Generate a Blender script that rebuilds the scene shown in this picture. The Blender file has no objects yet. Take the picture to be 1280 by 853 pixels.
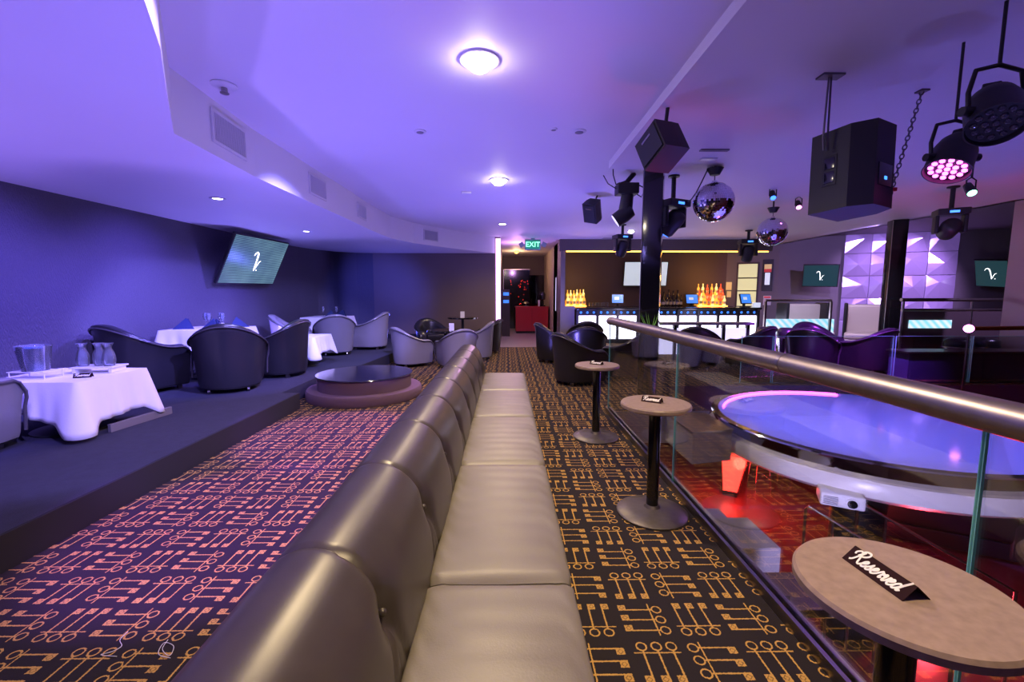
import bpy, bmesh, math, random
from mathutils import Vector, Matrix
random.seed(7)
S = bpy.context.scene
COL = S.collection
PI = math.pi

# ------------------------------------------------------------------ camera
FPX, CXP, CYP, HOR, CAMH = 548.0, 640.0, 426.5, 368.0, 1.35
PITCH = math.atan((CYP - HOR) / FPX); YAW = math.radians(.73)
cd = bpy.data.cameras.new('camera'); cam = bpy.data.objects.new('camera', cd); COL.objects.link(cam)
cd.sensor_width = 36.0; cd.lens = FPX / 1280 * 36.0; cd.clip_start = .02
cam.location = (0, 0, CAMH); cam.rotation_euler = (PI/2 - PITCH, 0, -YAW)
S.camera = cam
_r = Vector((math.cos(YAW), -math.sin(YAW), 0))
_f = Vector((math.sin(YAW)*math.cos(PITCH), math.cos(YAW)*math.cos(PITCH), -math.sin(PITCH)))
_u = Vector((math.sin(YAW)*math.sin(PITCH), math.cos(YAW)*math.sin(PITCH), math.cos(PITCH)))
def ray(u, v): return _r*((u-CXP)/FPX) + _f - _u*((v-CYP)/FPX)
def atz(u, v, z):
    d = ray(u, v); t = (z-CAMH)/d.z; return Vector((d.x*t, d.y*t, z))
def aty(u, v, y):
    d = ray(u, v); t = y/d.y; return Vector((d.x*t, y, CAMH + d.z*t))
def atx(u, v, x):
    d = ray(u, v); t = x/d.x; return Vector((x, d.y*t, CAMH + d.z*t))

# ------------------------------------------------------------------ world, exposure, added lamps
w = bpy.data.worlds.new('world'); S.world = w; w.use_nodes = True
w.node_tree.nodes['Background'].inputs[0].default_value = (.12, .09, .3, 1)
w.node_tree.nodes['Background'].inputs[1].default_value = .05
S.view_settings.view_transform = 'Standard'; S.view_settings.look = 'None'
S.view_settings.gamma = 1; S.view_settings.use_curve_mapping = False
S.view_settings.exposure = 0.35
VIO = (.22, .17, 1.0); BLU = (.12, .12, 1.0); WARM = (1, .74, .40); MAG = (1, .1, .8)
def spot(name, loc, to, col, e, ang=70, blend=.5, r=.06):
    l = bpy.data.lights.new(name, 'SPOT'); o = bpy.data.objects.new(name, l); COL.objects.link(o)
    l.energy = e; l.color = col; l.spot_size = math.radians(ang); l.spot_blend = blend; l.shadow_soft_size = r
    o.location = loc
    o.rotation_euler = (Vector(to) - Vector(loc)).to_track_quat('-Z', 'Y').to_euler()
    return o
def point(name, loc, col, e, r=.1):
    l = bpy.data.lights.new(name, 'POINT'); o = bpy.data.objects.new(name, l); COL.objects.link(o)
    l.energy = e; l.color = col; l.shadow_soft_size = r; o.location = loc
    return o
Z_CEIL, Z_SOF, Z_DROP = 2.84, 2.42, 2.76
# unseen violet spots added near the floor to brighten the ceiling
for i, (x, y, e) in enumerate([(-1.0, -.6, 60), (-.95, 2.2, 70), (-1.3, 4.6, 75), (.4, 7.2, 95), (1.9, 10.9, 70)]):
    spot('ceiling_fill', (x, y, .12), (x + (.3 if x < 0 else .2), y + .8, Z_CEIL), VIO, e*2.3, 140, .9, .1)
spot('ceiling_fill', (-4.2, 2.0, .4), (-3.4, 2.4, Z_SOF), (.32, .2, 1), 190, 150, .9, .1)
spot('ceiling_fill', (-4.5, 7.6, .4), (-3.4, 7.2, Z_SOF), VIO, 110, 150, .9, .1)
spot('ceiling_fill', (-2.7, 10.9, .35), (-2.6, 10.2, Z_SOF), BLU, 50, 150, .9, .1)
spot('ceiling_fill', (2.6, 1.0, -.4), (3.0, 2.6, Z_CEIL), (.22, .2, 1), 40, 130, .9, .1)
spot('ceiling_fill', (4.5, 8.2, .15), (4.8, 9.2, Z_CEIL), (.32, .2, 1), 170, 150, .9, .1)
spot('ceiling_fill', (7.2, 10.6, .15), (7.4, 10.6, Z_CEIL), (.3, .2, 1), 110, 150, .9, .1)
# unseen wash spots added to colour the left carpet, dais, tables and walls
for y in (.9, 2.5, 4.1): spot('wash', (-1.62, y, 2.8), (-1.62, y + .02, 0), (.36, .12, 1), 800, 40, .5, .05)
spot('wash', (-.6, 1.2, 2.75), (-3.6, 3.9, .5), (.32, .26, 1), 850, 44, .4, .05)
spot('wash', (-.9, 3.6, 2.75), (-4.1, 6.2, .6), (.22, .2, 1), 1200, 42, .5, .05)
spot('wash', (-1.2, 7.4, 2.75), (-2.2, 5.2, .2), (.6, .3, 1), 260, 60, .5, .05)
spot('wash', (-.9, 5.2, 2.75), (-3.3, 8.4, .5), (.28, .26, 1), 900, 42, .5, .05)
spot('wash', (-.6, 5.2, 2.75), (-1.5, 8.2, .5), (.45, .34, 1), 420, 40, .5, .05)
spot('wash', (-3.0, 8.0, 2.35), (-3.3, 11.6, 1.2), (.08, .1, 1), 380, 48, .9, .05)
for y, e in ((2.6, 330), (4.1, 280), (5.7, 280), (7.6, 150)):
    spot('wall_wash', (-3.1, y, 2.38), (-4.8, y, .8), (.17, .12, 1), e*1.2, 92, 1.0, .05)

# ------------------------------------------------------------------ materials
MATS = {}
def mat(name, col, rough=.5, metal=0, emit=None, estr=0, coat=0, spec=None, bump=None, trans=0, noise=None):
    m = bpy.data.materials.new(name); m.use_nodes = True; nt = m.node_tree; b = nt.nodes['Principled BSDF']
    b.inputs['Base Color'].default_value = (*col, 1); b.inputs['Roughness'].default_value = rough
    b.inputs['Metallic'].default_value = metal
    if coat: b.inputs['Coat Weight'].default_value = coat; b.inputs['Coat Roughness'].default_value = .12
    if spec is not None: b.inputs['Specular IOR Level'].default_value = spec
    if trans: b.inputs['Transmission Weight'].default_value = trans
    if emit: b.inputs['Emission Color'].default_value = (*emit, 1); b.inputs['Emission Strength'].default_value = estr
    if noise or bump:
        tc = nt.nodes.new('ShaderNodeTexCoord')
    if noise:   # (scale, amount) colour variation
        n = nt.nodes.new('ShaderNodeTexNoise'); n.inputs['Scale'].default_value = noise[0]; n.inputs['Detail'].default_value = 6
        mx = nt.nodes.new('ShaderNodeMix'); mx.data_type = 'RGBA'
        a = noise[1]
        mx.inputs[6].default_value = tuple(c*(1-a) for c in col) + (1,); mx.inputs[7].default_value = tuple(min(1, c*(1+a)) for c in col) + (1,)
        nt.links.new(tc.outputs['Object'], n.inputs['Vector']); nt.links.new(n.outputs['Fac'], mx.inputs[0])
        nt.links.new(mx.outputs[2], b.inputs['Base Color'])
    if bump:    # (scale, strength)
        n = nt.nodes.new('ShaderNodeTexNoise'); n.inputs['Scale'].default_value = bump[0]; n.inputs['Detail'].default_value = 4
        bp = nt.nodes.new('ShaderNodeBump'); bp.inputs['Strength'].default_value = bump[1]; bp.inputs['Distance'].default_value = .01
        nt.links.new(tc.outputs['Object'], n.inputs['Vector']); nt.links.new(n.outputs['Fac'], bp.inputs['Height'])
        nt.links.new(bp.outputs[0], b.inputs['Normal'])
    MATS[name] = m
    return m
class X:
    """tiny expression layer over Math nodes"""
    nt = None
    def __init__(s, k): s.k = k
    @staticmethod
    def op(o, *a):
        n = X.nt.nodes.new('ShaderNodeMath'); n.operation = o
        for i, q in enumerate(a):
            if isinstance(q, X): X.nt.links.new(q.k, n.inputs[i])
            else: n.inputs[i].default_value = q
        return X(n.outputs[0])
    def __add__(s, o): return X.op('ADD', s, o)
    __radd__ = __add__
    def __sub__(s, o): return X.op('SUBTRACT', s, o)
    def __rsub__(s, o): return X.op('SUBTRACT', o, s)
    def __mul__(s, o): return X.op('MULTIPLY', s, o)
    __rmul__ = __mul__
    def lt(s, o): return X.op('LESS_THAN', s, o)
    def gt(s, o): return X.op('GREATER_THAN', s, o)
    def abs(s): return X.op('ABSOLUTE', s)
    def floor(s): return X.op('FLOOR', s)
    def mod2(s): return X.op('FLOORED_MODULO', s, 2.0)
    def max(s, o): return X.op('MAXIMUM', s, o)
    def min(s, o): return X.op('MINIMUM', s, o)
def carpet():
    m = bpy.data.materials.new('key_carpet'); m.use_nodes = True; nt = m.node_tree; b = nt.nodes['Principled BSDF']; X.nt = nt
    tc = nt.nodes.new('ShaderNodeTexCoord'); sp = nt.nodes.new('ShaderNodeSeparateXYZ')
    wob = nt.nodes.new('ShaderNodeTexNoise'); wob.inputs['Scale'].default_value = 160; wob.inputs['Detail'].default_value = 2
    nt.links.new(tc.outputs['Object'], wob.inputs['Vector']); nt.links.new(tc.outputs['Object'], sp.inputs[0])
    wx = (X(wob.outputs['Fac']) - .5)*.04
    C = .214
    gx = X(sp.outputs[0])*(1/C) - (.571/C - .5) + wx; gy = X(sp.outputs[1])*(1/C) - (1.905/C - .5) + wx
    ci = gx.floor(); cj = gy.floor()
    u = gx - ci - .5; v = gy - cj - .5
    s = 1 - 2*cj.mod2(); u = u*s; v = v*s
    odd = (ci + cj).mod2()
    a = u*(1-odd) + v*odd; q = v*(1-odd) - u*odd
    k = X.op('ROUND', (a + .0)*(1/.27)).min(1.0).max(-1.0)
    d = a - k*.27 - .02
    ring = (X.op('SQRT', d*d + (q - .33)*(q - .33)) - .088).abs().lt(.014)
    shaft = d.abs().lt(.016)*((q + .09).abs().lt(.335))
    bar = (q - .19).abs().lt(.013)*(a.abs().lt(.42))
    fl = (d + .065).abs().lt(.068)*((q + .35).abs().lt(.075))
    hole = ((d + .065).abs() + (q + .35).abs() - .05).abs().lt(.012)
    f = ring.max(shaft).max(bar).max(fl - hole*.6)
    n2 = nt.nodes.new('ShaderNodeTexNoise'); n2.inputs['Scale'].default_value = 420; nt.links.new(tc.outputs['Object'], n2.inputs['Vector'])
    f = f*(X(n2.outputs['Fac'])*.9 + .42).min(1.0)
    mx = nt.nodes.new('ShaderNodeMix'); mx.data_type = 'RGBA'
    mx.inputs[6].default_value = (.022, .017, .019, 1); mx.inputs[7].default_value = (.62, .36, .085, 1)
    nt.links.new(f.k, mx.inputs[0]); nt.links.new(mx.outputs[2], b.inputs['Base Color'])
    b.inputs['Roughness'].default_value = .9; b.inputs['Specular IOR Level'].default_value = .2
    bp = nt.nodes.new('ShaderNodeBump'); bp.inputs['Strength'].default_value = .35; bp.inputs['Distance'].default_value = .004
    nt.links.new(n2.outputs['Fac'], bp.inputs['Height']); nt.links.new(bp.outputs[0], b.inputs['Normal'])
    MATS['carpet'] = m
carpet()
def wallpaper():
    m = mat('wallpaper', (.10, .09, .12), .62); nt = m.node_tree; b = nt.nodes['Principled BSDF']
    tc = nt.nodes.new('ShaderNodeTexCoord'); mp = nt.nodes.new('ShaderNodeMapping'); mp.inputs['Scale'].default_value = (1, 1, .25)
    wv = nt.nodes.new('ShaderNodeTexWave'); wv.bands_direction = 'DIAGONAL'; wv.inputs['Scale'].default_value = 26
    wv.inputs['Distortion'].default_value = 9; wv.inputs['Detail'].default_value = 2; wv.inputs['Detail Scale'].default_value = 2.2
    bp = nt.nodes.new('ShaderNodeBump'); bp.inputs['Strength'].default_value = .45; bp.inputs['Distance'].default_value = .012
    nt.links.new(tc.outputs['Object'], mp.inputs[0]); nt.links.new(mp.outputs[0], wv.inputs[0])
    nt.links.new(wv.outputs['Fac'], bp.inputs['Height']); nt.links.new(bp.outputs[0], b.inputs['Normal'])
wallpaper()
def glassmat(name, tint, refl=.9, edge=False):
    m = bpy.data.materials.new(name); m.use_nodes = True; nt = m.node_tree
    nt.nodes.remove(nt.nodes['Principled BSDF']); out = nt.nodes['Material Output']
    t = nt.nodes.new('ShaderNodeBsdfTransparent'); t.inputs[0].default_value = (*tint, 1)
    g = nt.nodes.new('ShaderNodeBsdfGlossy'); g.inputs['Roughness'].default_value = .02
    fr = nt.nodes.new('ShaderNodeFresnel'); fr.inputs['IOR'].default_value = 1.5
    mx = nt.nodes.new('ShaderNodeMixShader')
    mu = nt.nodes.new('ShaderNodeMath'); mu.operation = 'MULTIPLY'; mu.inputs[1].default_value = refl
    nt.links.new(fr.outputs[0], mu.inputs[0]); nt.links.new(mu.outputs[0], mx.inputs[0])
    nt.links.new(t.outputs[0], mx.inputs[1]); nt.links.new(g.outputs[0], mx.inputs[2]); nt.links.new(mx.outputs[0], out.inputs[0])
    MATS[name] = m
glassmat('glass', (.94, .97, .98), .45); glassmat('smoked_glass', (.28, .27, .3), 1.6); glassmat('clear_glass', (.9, .93, 1), 1.2)
_n = MATS['clear_glass'].node_tree; _o = _n.nodes['Material Output']; _a = _o.inputs[0].links[0].from_socket; _d = _n.nodes.new('ShaderNodeBsdfDiffuse'); _d.inputs[0].default_value = (.75, .78, .9, 1); _m = _n.nodes.new('ShaderNodeMixShader'); _m.inputs[0].default_value = .09
_n.links.new(_a, _m.inputs[1]); _n.links.new(_d.outputs[0], _m.inputs[2]); _n.links.new(_m.outputs[0], _o.inputs[0])
mat('glass_edge', (.2, .55, .55), .15, 0, (.2, .5, .6), .02)
mat('ceiling_paint', (.66, .63, .66), .6, noise=(1.5, .03))
mat('dark_ceiling', (.2, .18, .2), .7)
mat('dark_paint', (.115, .085, .085), .6, noise=(2, .08)); mat('grey_paint', (.16, .145, .15), .6, noise=(2, .08))
mat('fascia', (.34, .31, .35), .5); mat('dais_carpet', (.022, .023, .042), .95, bump=(300, .5), noise=(14, .3))
mat('back_paint', (.19, .14, .125), .6, noise=(2, .06)); mat('riser', (.012, .010, .012), .8); mat('podium_carpet', (.17, .1, .14), .95, bump=(250, .5))
mat('podium_top', (.025, .025, .035), .14, coat=.6)
mat('taupe_leather', (.185, .165, .12), .42, noise=(3, .12), bump=(180, .06))
mat('roll_leather', (.058, .047, .037), .34, noise=(9, .3), bump=(420, .03))
mat('black_leather', (.018, .017, .02), .3, bump=(90, .08)); mat('silver_leather', (.21, .2, .22), .30, bump=(90, .06))
mat('silver_piping', (.07, .065, .075), .28); mat('black_piping', (.05, .045, .05), .25)
mat('black', (.012, .012, .014), .45); mat('black_gloss', (.008, .008, .01), .1, coat=.5); mat('black_plastic', (.02, .02, .022), .5)
mat('chrome', (.8, .8, .82), .08, 1); mat('brushed', (.36, .33, .31), .28, 1, noise=(20, .12)); mat('cast_iron', (.11, .095, .085), .42, .5, noise=(30, .25))
mat('rail_metal', (.33, .29, .27), .38, 1, noise=(25, .2)); mat('gold_metal', (.8, .5, .12), .25, 1)
mat('tabletop', (.30, .22, .17), .38, noise=(40, .38)); mat('tabletop_edge', (.24, .18, .14), .4, noise=(40, .3))
mat('linen', (.82, .81, .85), .8, bump=(60, .08)); mat('navy_napkin', (.02, .035, .11), .8); mat('white', (.8, .8, .8), .4)
mat('card_brown', (.022, .007, .010), .75, spec=.1); mat('tinted_panel', (.10, .075, .08), .12); mat('ink_white', (.9, .88, .85), .5)
mat('plate_white', (.7, .7, .7), .3); mat('vent_paint', (.6, .58, .6), .5); mat('vent_dark', (.2, .19, .21), .6)
mat('lamp_glow', (1, .9, .7), .5, 0, (1, .86, .62), 60); mat('blue_glow', (.6, .6, 1), .5, 0, (.62, .58, 1), 12)
mat('exit_green', (.05, .35, .2), .5, 0, (.02, .5, .25), .25); mat('exit_letter', (.2, .9, .5), .5, 0, (.25, 1, .5), 2.2); mat('sign_grey', (.33, .4, .4), .5)
mat('red_laminate', (.5, .02, .025), .35, coat=.3); mat('tile_floor', (.32, .27, .26), .3, noise=(6, .15)); mat('wood_tread', (.12, .085, .06), .4, noise=(30, .4))
mat('lit_panel', (.9, .9, 1), .3, 0, (.85, .8, 1), 2.2); mat('lit_panel_soft', (.8, .8, 1), .3, 0, (.72, .66, 1), 1.0)
mat('amber_glow', (1, .5, .1), .4, 0, (1, .42, .06), 5); mat('blue_led', (.2, .4, 1), .4, 0, (.04, .2, 1), 2.2); mat('magenta_led', (1, .2, .8), .4, 0, (1, .1, .75), 6)
mat('green_led', (.2, 1, .5), .4, 0, (.2, 1, .5), 8); mat('red_led', (1, .05, .03), .4, 0, (1, .03, .02), 6); mat('pink_led', (1, .3, .9), .4, 0, (1, .25, .85), 5)
mat('stage_deck', (.5, .5, .72), .07, 0, coat=.9); mat('stage_band', (.72, .7, .72), .3)
mat('mirror', (.85, .85, .9), .03, 1); mat('lower_floor', (.14, .05, .06), .25, noise=(5, .35))
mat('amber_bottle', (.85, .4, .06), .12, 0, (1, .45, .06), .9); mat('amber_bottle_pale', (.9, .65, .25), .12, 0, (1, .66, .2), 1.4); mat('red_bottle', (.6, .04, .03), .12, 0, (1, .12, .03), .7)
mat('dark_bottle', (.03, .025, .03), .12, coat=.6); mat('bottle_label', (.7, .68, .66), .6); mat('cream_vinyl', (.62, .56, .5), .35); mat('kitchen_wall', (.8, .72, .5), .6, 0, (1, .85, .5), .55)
mat('door_paint', (.05, .04, .045), .45); mat('steel_blue', (.05, .06, .11), .3, coat=.3); mat('screen_dark', (.01, .02, .03), .12, 0, (.03, .1, .12), .35)
mat('screen_white', (.7, .8, .9), .3, 0, (.55, .65, .72), .6); mat('screen_blue', (.05, .15, .5), .3, 0, (.04, .2, .8), 1.0); mat('logo_white', (1, 1, 1), .4, 0, (1, 1, 1), 1.8)
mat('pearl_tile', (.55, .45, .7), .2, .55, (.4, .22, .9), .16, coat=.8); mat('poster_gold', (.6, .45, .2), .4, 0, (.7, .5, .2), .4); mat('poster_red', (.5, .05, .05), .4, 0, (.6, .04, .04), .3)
mat('amber_shade', (.7, .3, .05), .6, 0, (1, .4, .04), .5); mat('leaf', (.15, .4, .05), .5, 0, (.2, .5, .05), .1); mat('projector_white', (.75, .75, .8), .4); mat('chain_steel', (.16, .15, .17), .35, .8)
mat('beige_wall_lit_post', (.5, .42, .36), .6); mat('hall_strip', (.9, .6, 1), .4, 0, (.8, .45, 1), 3.0); mat('red_tag', (.6, .02, .03), .5); mat('carafe', (.8, .8, .95), .1, trans=.6); mat('ice_blue', (.05, .12, .3), .25, coat=.5)
def stripes(name, c0, c1, scale, emit):
    m = bpy.data.materials.new(name); m.use_nodes = True; nt = m.node_tree; b = nt.nodes['Principled BSDF']
    tc = nt.nodes.new('ShaderNodeTexCoord'); wv = nt.nodes.new('ShaderNodeTexWave'); wv.bands_direction = 'Z' if scale > 0 else 'DIAGONAL'; wv.inputs['Scale'].default_value = abs(scale)
    nz = nt.nodes.new('ShaderNodeTexNoise'); nz.inputs['Scale'].default_value = 2.0
    cr = nt.nodes.new('ShaderNodeMix'); cr.data_type = 'RGBA'; cr.inputs[6].default_value = (*c0, 1); cr.inputs[7].default_value = (*c1, 1)
    mu = nt.nodes.new('ShaderNodeMath'); mu.operation = 'MULTIPLY'
    nt.links.new(tc.outputs['Object'], wv.inputs[0]); nt.links.new(tc.outputs['Object'], nz.inputs[0])
    nt.links.new(wv.outputs['Fac'], mu.inputs[0]); nt.links.new(nz.outputs['Fac'], mu.inputs[1]); nt.links.new(mu.outputs[0], cr.inputs[0])
    nt.links.new(cr.outputs[2], b.inputs['Emission Color']); b.inputs['Emission Strength'].default_value = emit
    b.inputs['Base Color'].default_value = (.01, .01, .015, 1); b.inputs['Roughness'].default_value = .2
    MATS[name] = m
stripes('tv_stripes', (.01, .03, .1), (.3, .55, .65), 11, .85)
stripes('glow_stripes', (.2, .55, .7), (1, .75, .9), -4, 1.2)

# ------------------------------------------------------------------ geometry helpers
class G:
    def __init__(s): s.v = []; s.f = []; s.mi = []; s.m = 0
    def add(s, vs, fs):
        b = len(s.v); s.v += [tuple(p) for p in vs]; s.f += [[b+i for i in f] for f in fs]; s.mi += [s.m]*len(fs); return s
    def box(s, x0, x1, y0, y1, z0, z1, bev=0):
        if bev:
            bm = bmesh.new(); bmesh.ops.create_cube(bm, size=1)
            for q in bm.verts: q.co = ((x0+x1)/2 + q.co.x*(x1-x0), (y0+y1)/2 + q.co.y*(y1-y0), (z0+z1)/2 + q.co.z*(z1-z0))
            bmesh.ops.bevel(bm, geom=bm.edges[:], offset=bev, segments=3, affect='EDGES', profile=.6)
            bm.verts.index_update(); s.add([q.co.copy() for q in bm.verts], [[q.index for q in f.verts] for f in bm.faces]); bm.free(); return s
        return s.add([(x, y, z) for z in (z0, z1) for y in (y0, y1) for x in (x0, x1)],
                     [(0, 2, 3, 1), (4, 5, 7, 6), (0, 1, 5, 4), (2, 6, 7, 3), (0, 4, 6, 2), (1, 3, 7, 5)])
    def prism(s, poly, z0, z1):
        n = len(poly)
        return s.add([(x, y, z0) for x, y in poly] + [(x, y, z1) for x, y in poly],
                     [list(range(n))[::-1], list(range(n, 2*n))] + [(i, (i+1) % n, n+(i+1) % n, n+i) for i in range(n)])
    def lathe(s, prof, n=24, c=(0, 0, 0), cap=True):
        k = len(prof); vs = []; fs = []
        for i in range(n):
            a = 2*PI*i/n
            for r, z in prof: vs.append((c[0]+r*math.cos(a), c[1]+r*math.sin(a), c[2]+z))
        for i in range(n):
            j = (i+1) % n
            for q in range(k-1): fs.append((i*k+q, j*k+q, j*k+q+1, i*k+q+1))
        if cap:
            if prof[0][0] > 1e-6: fs.append([i*k for i in range(n)][::-1])
            if prof[-1][0] > 1e-6: fs.append([i*k+k-1 for i in range(n)])
        return s.add(vs, fs)
    def tube(s, path, r, n=8, closed=False, cap=True):
        path = [Vector(p) for p in path]; m = len(path); rs = r if isinstance(r, (list, tuple)) else [r]*m
        up = None; vs = []; fs = []
        for i, p in enumerate(path):
            a = path[(i-1) % m] if (closed or i > 0) else p; b = path[(i+1) % m] if (closed or i < m-1) else p
            t = (b-a).normalized()
            if up is None: up = Vector((0, 0, 1)) if abs(t.z) < .9 else Vector((1, 0, 0))
            sd = t.cross(up)
            if sd.length < 1e-5: sd = t.orthogonal()
            sd.normalize(); u2 = sd.cross(t).normalized(); up = u2
            for k in range(n):
                q = 2*PI*k/n; vs.append(p + sd*(math.cos(q)*rs[i]) + u2*(math.sin(q)*rs[i]))
        L = m if closed else m-1
        for i in range(L):
            j = (i+1) % m
            for k in range(n): fs.append((i*n+k, i*n+(k+1) % n, j*n+(k+1) % n, j*n+k))
        if cap and not closed: fs.append(list(range(n))[::-1]); fs.append([(m-1)*n+k for k in range(n)])
        return s.add(vs, fs)
    def cyl(s, p0, p1, r0, r1=None, n=16): return s.tube([p0, p1], [r0, r0 if r1 is None else r1], n)
    def ball(s, c, r, n=12, k=8, sz=1.0):
        return s.lathe([(r*math.sin(PI*i/k)+(0 if 0 < i < k else 0), -r*sz*math.cos(PI*i/k)) for i in range(k+1)], n, c, False)
    def grid(s, fn, nu, nv, closeu=False):
        vs = [fn(i/(nu if closeu else nu-1), j/(nv-1)) for i in range(nu) for j in range(nv)]
        fs = []
        for i in range(nu if closeu else nu-1):
            i2 = (i+1) % nu
            for j in range(nv-1): fs.append((i*nv+j, i2*nv+j, i2*nv+j+1, i*nv+j+1))
        return s.add(vs, fs)
    def hexa(s, bot, top):   # 4 bottom + 4 top corners
        return s.add(list(bot)+list(top), [(3, 2, 1, 0), (4, 5, 6, 7), (0, 1, 5, 4), (1, 2, 6, 5), (2, 3, 7, 6), (3, 0, 4, 7)])
    def xf(s, M):
        s.v = [tuple(M @ Vector(p)) for p in s.v]; return s
    def build(s, name, m, parent=None, smooth=None, loc=None):
        me = bpy.data.meshes.new(name); me.from_pydata([tuple(p) for p in s.v], [], s.f)
        ms = m if isinstance(m, (list, tuple)) else [m]
        for q in ms: me.materials.append(MATS[q])
        if len(ms) > 1: me.polygons.foreach_set('material_index', s.mi)
        bm = bmesh.new(); bm.from_mesh(me); bmesh.ops.remove_doubles(bm, verts=bm.verts, dist=1e-5)
        bmesh.ops.recalc_face_normals(bm, faces=bm.faces); bm.to_mesh(me); bm.free()
        if smooth:
            me.polygons.foreach_set('use_smooth', [True]*len(me.polygons))
            me.set_sharp_from_angle(angle=math.radians(smooth if smooth is not True else 40))
        o = bpy.data.objects.new(name, me); COL.objects.link(o)
        if loc is not None: o.location = loc
        if parent is not None: o.parent = parent
        return o
def tag(o, label=None, cat=None, group=None, kind=None):
    if label: o['label'] = label
    if cat: o['category'] = cat
    if group: o['group'] = group
    if kind: o['kind'] = kind
    return o
def thing(name, label, cat, loc=(0, 0, 0), rz=0, group=None):
    o = bpy.data.objects.new(name, None); COL.objects.link(o); o.location = loc; o.rotation_euler = (0, 0, rz)
    o.empty_display_size = .1
    return tag(o, label, cat, group)
def struct(o): o['kind'] = 'structure'; return o
def kids(o): return [c for c in bpy.data.objects if c.parent is o]
def dup(root, loc, rz=0, label=None, group=None, rot=None, scale=None, parent=None):
    c = root.copy(); COL.objects.link(c)
    if parent is None: c.location = loc; c.rotation_euler = rot if rot is not None else (0, 0, rz)
    else: c.parent = parent
    if scale: c.scale = (scale,)*3
    if label: c['label'] = label
    if group: c['group'] = group
    for k in kids(root): dup(k, None, parent=c)
    return c
def inst(src, name, parent, loc=None, rz=0):
    c = src.copy(); c.name = name; COL.objects.link(c); c.parent = parent
    if loc is not None: c.location = loc
    c.rotation_euler = (0, 0, rz); return c
def text_mesh(name, body, size, m, parent, M, shear=0, extrude=.0004, align='CENTER'):
    cu = bpy.data.curves.new('t', 'FONT'); cu.body = body; cu.size = size; cu.shear = shear; cu.align_x = align; cu.align_y = 'CENTER'; cu.extrude = extrude
    o = bpy.data.objects.new('t', cu); COL.objects.link(o)
    dg = bpy.context.evaluated_depsgraph_get(); me = bpy.data.meshes.new_from_object(o.evaluated_get(dg))
    bpy.data.objects.remove(o); me.transform(M); me.materials.clear(); me.materials.append(MATS[m])
    t = bpy.data.objects.new(name, me); COL.objects.link(t); t.parent = parent; return t
def face(fx, fy): return math.atan2(fx, -fy)     # local front is -Y

STROKES = [
 (1.25, [[(-.45, 1.0), (-.6, 1.35), (-.3, 1.75), (.1, 1.5), (0, 1.0)], [(.28, 1.9), (.15, 1.0), (0, .15), (-.25, -.05)], [(-.1, 1.6), (.2, 2.05), (.75, 2.1), (.95, 1.7), (.7, 1.25), (.2, 1.05)], [(.35, 1.05), (.6, .6), (.85, .1), (1.1, 0), (1.3, .3)]]),
 (.72, [[(0, .3), (.35, .55), (.5, .85), (.3, 1.0), (.1, .7), (.1, .25), (.3, 0), (.55, .1), (.75, .4)]]),
 (.72, [[(0, .2), (.3, .7), (.42, 1.08), (.45, .7), (.55, .3), (.35, 0), (.1, .08)], [(.45, .05), (.75, .35)]]),
 (.72, [[(0, .3), (.35, .55), (.5, .85), (.3, 1.0), (.1, .7), (.1, .25), (.3, 0), (.55, .1), (.75, .4)]]),
 (.75, [[(0, .3), (.2, .9), (.3, 1.08), (.36, .9), (.58, .92), (.52, .5), (.56, .08), (.8, .3)]]),
 (.80, [[(0, .6), (.15, 1.0), (.3, .85), (.28, .3), (.4, 0), (.65, .35), (.7, .95), (.85, .8)]]),
 (.72, [[(0, .3), (.35, .55), (.5, .85), (.3, 1.0), (.1, .7), (.1, .25), (.3, 0), (.55, .1), (.75, .4)]]),
 (1.0, [[(.6, .85), (.35, 1.0), (.1, .6), (.1, .15), (.3, 0), (.55, .35), (.75, 1.1), (.95, 2.0)], [(.95, 2.0), (.75, 1.0), (.68, .2), (.8, .03), (1.0, .3)]])]
def script_word(name, width, m, parent, M):
    tot = sum(a for a, _ in STROKES); s = width/tot; g = G(); x0 = -tot/2 + .25
    for adv, st in STROKES:
        for line in st:
            pts = [Vector((x0 + x + y*.32 - .3, y - .6, 0)) for x, y in line]; sm = []
            for i in range(len(pts)-1):
                P = [pts[max(0, min(len(pts)-1, k))] for k in (i-1, i, i+1, i+2)]
                for f in (0, .25, .5, .75): sm.append(.5*((2*P[1]) + (-P[0]+P[2])*f + (2*P[0]-5*P[1]+4*P[2]-P[3])*f*f + (-P[0]+3*P[1]-3*P[2]+P[3])*f**3))
            sm.append(pts[-1]); g.tube([p*s for p in sm], .135*s, 6)
        x0 += adv
    g.xf(M @ Matrix.Diagonal((1, 1, .25, 1)))
    return g.build(name, m, parent, 60)

# ================================================================== THE SETTING
YB = 11.7                                   # back wall on the left
# upper floor slab with key carpet on top and painted fascia; opening over the lower level on the right
fl = G()
poly = [(-5.0, -3.0), (1.24, -3.0), (1.24, 4.95), (2.36, 4.95), (2.36, 6.35), (14.6, 6.35), (14.6, 15.0), (-5.0, 15.0)]
n = len(poly)
fl.m = 0; fl.add([(x, y, 0) for x, y in poly], [list(range(n))])
fl.m = 1; fl.add([(x, y, -.38) for x, y in poly], [list(range(n))[::-1]])
for i in range(n):
    fl.m = 2 if i == 4 else 1; a_, b_ = poly[i], poly[(i+1) % n]; fl.add([(*a_, -.38), (*b_, -.38), (*b_, 0), (*a_, 0)], [(0, 1, 2, 3)])  # the edge behind the stage is coloured darker to offset red pit light
floor = struct(fl.build('floor', ['carpet', 'fascia', 'steel_blue']))
struct(G().box(-.16, 1.62, 11.15, 18.2, 0, .006).build('floor_hall', 'tile_floor'))
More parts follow.
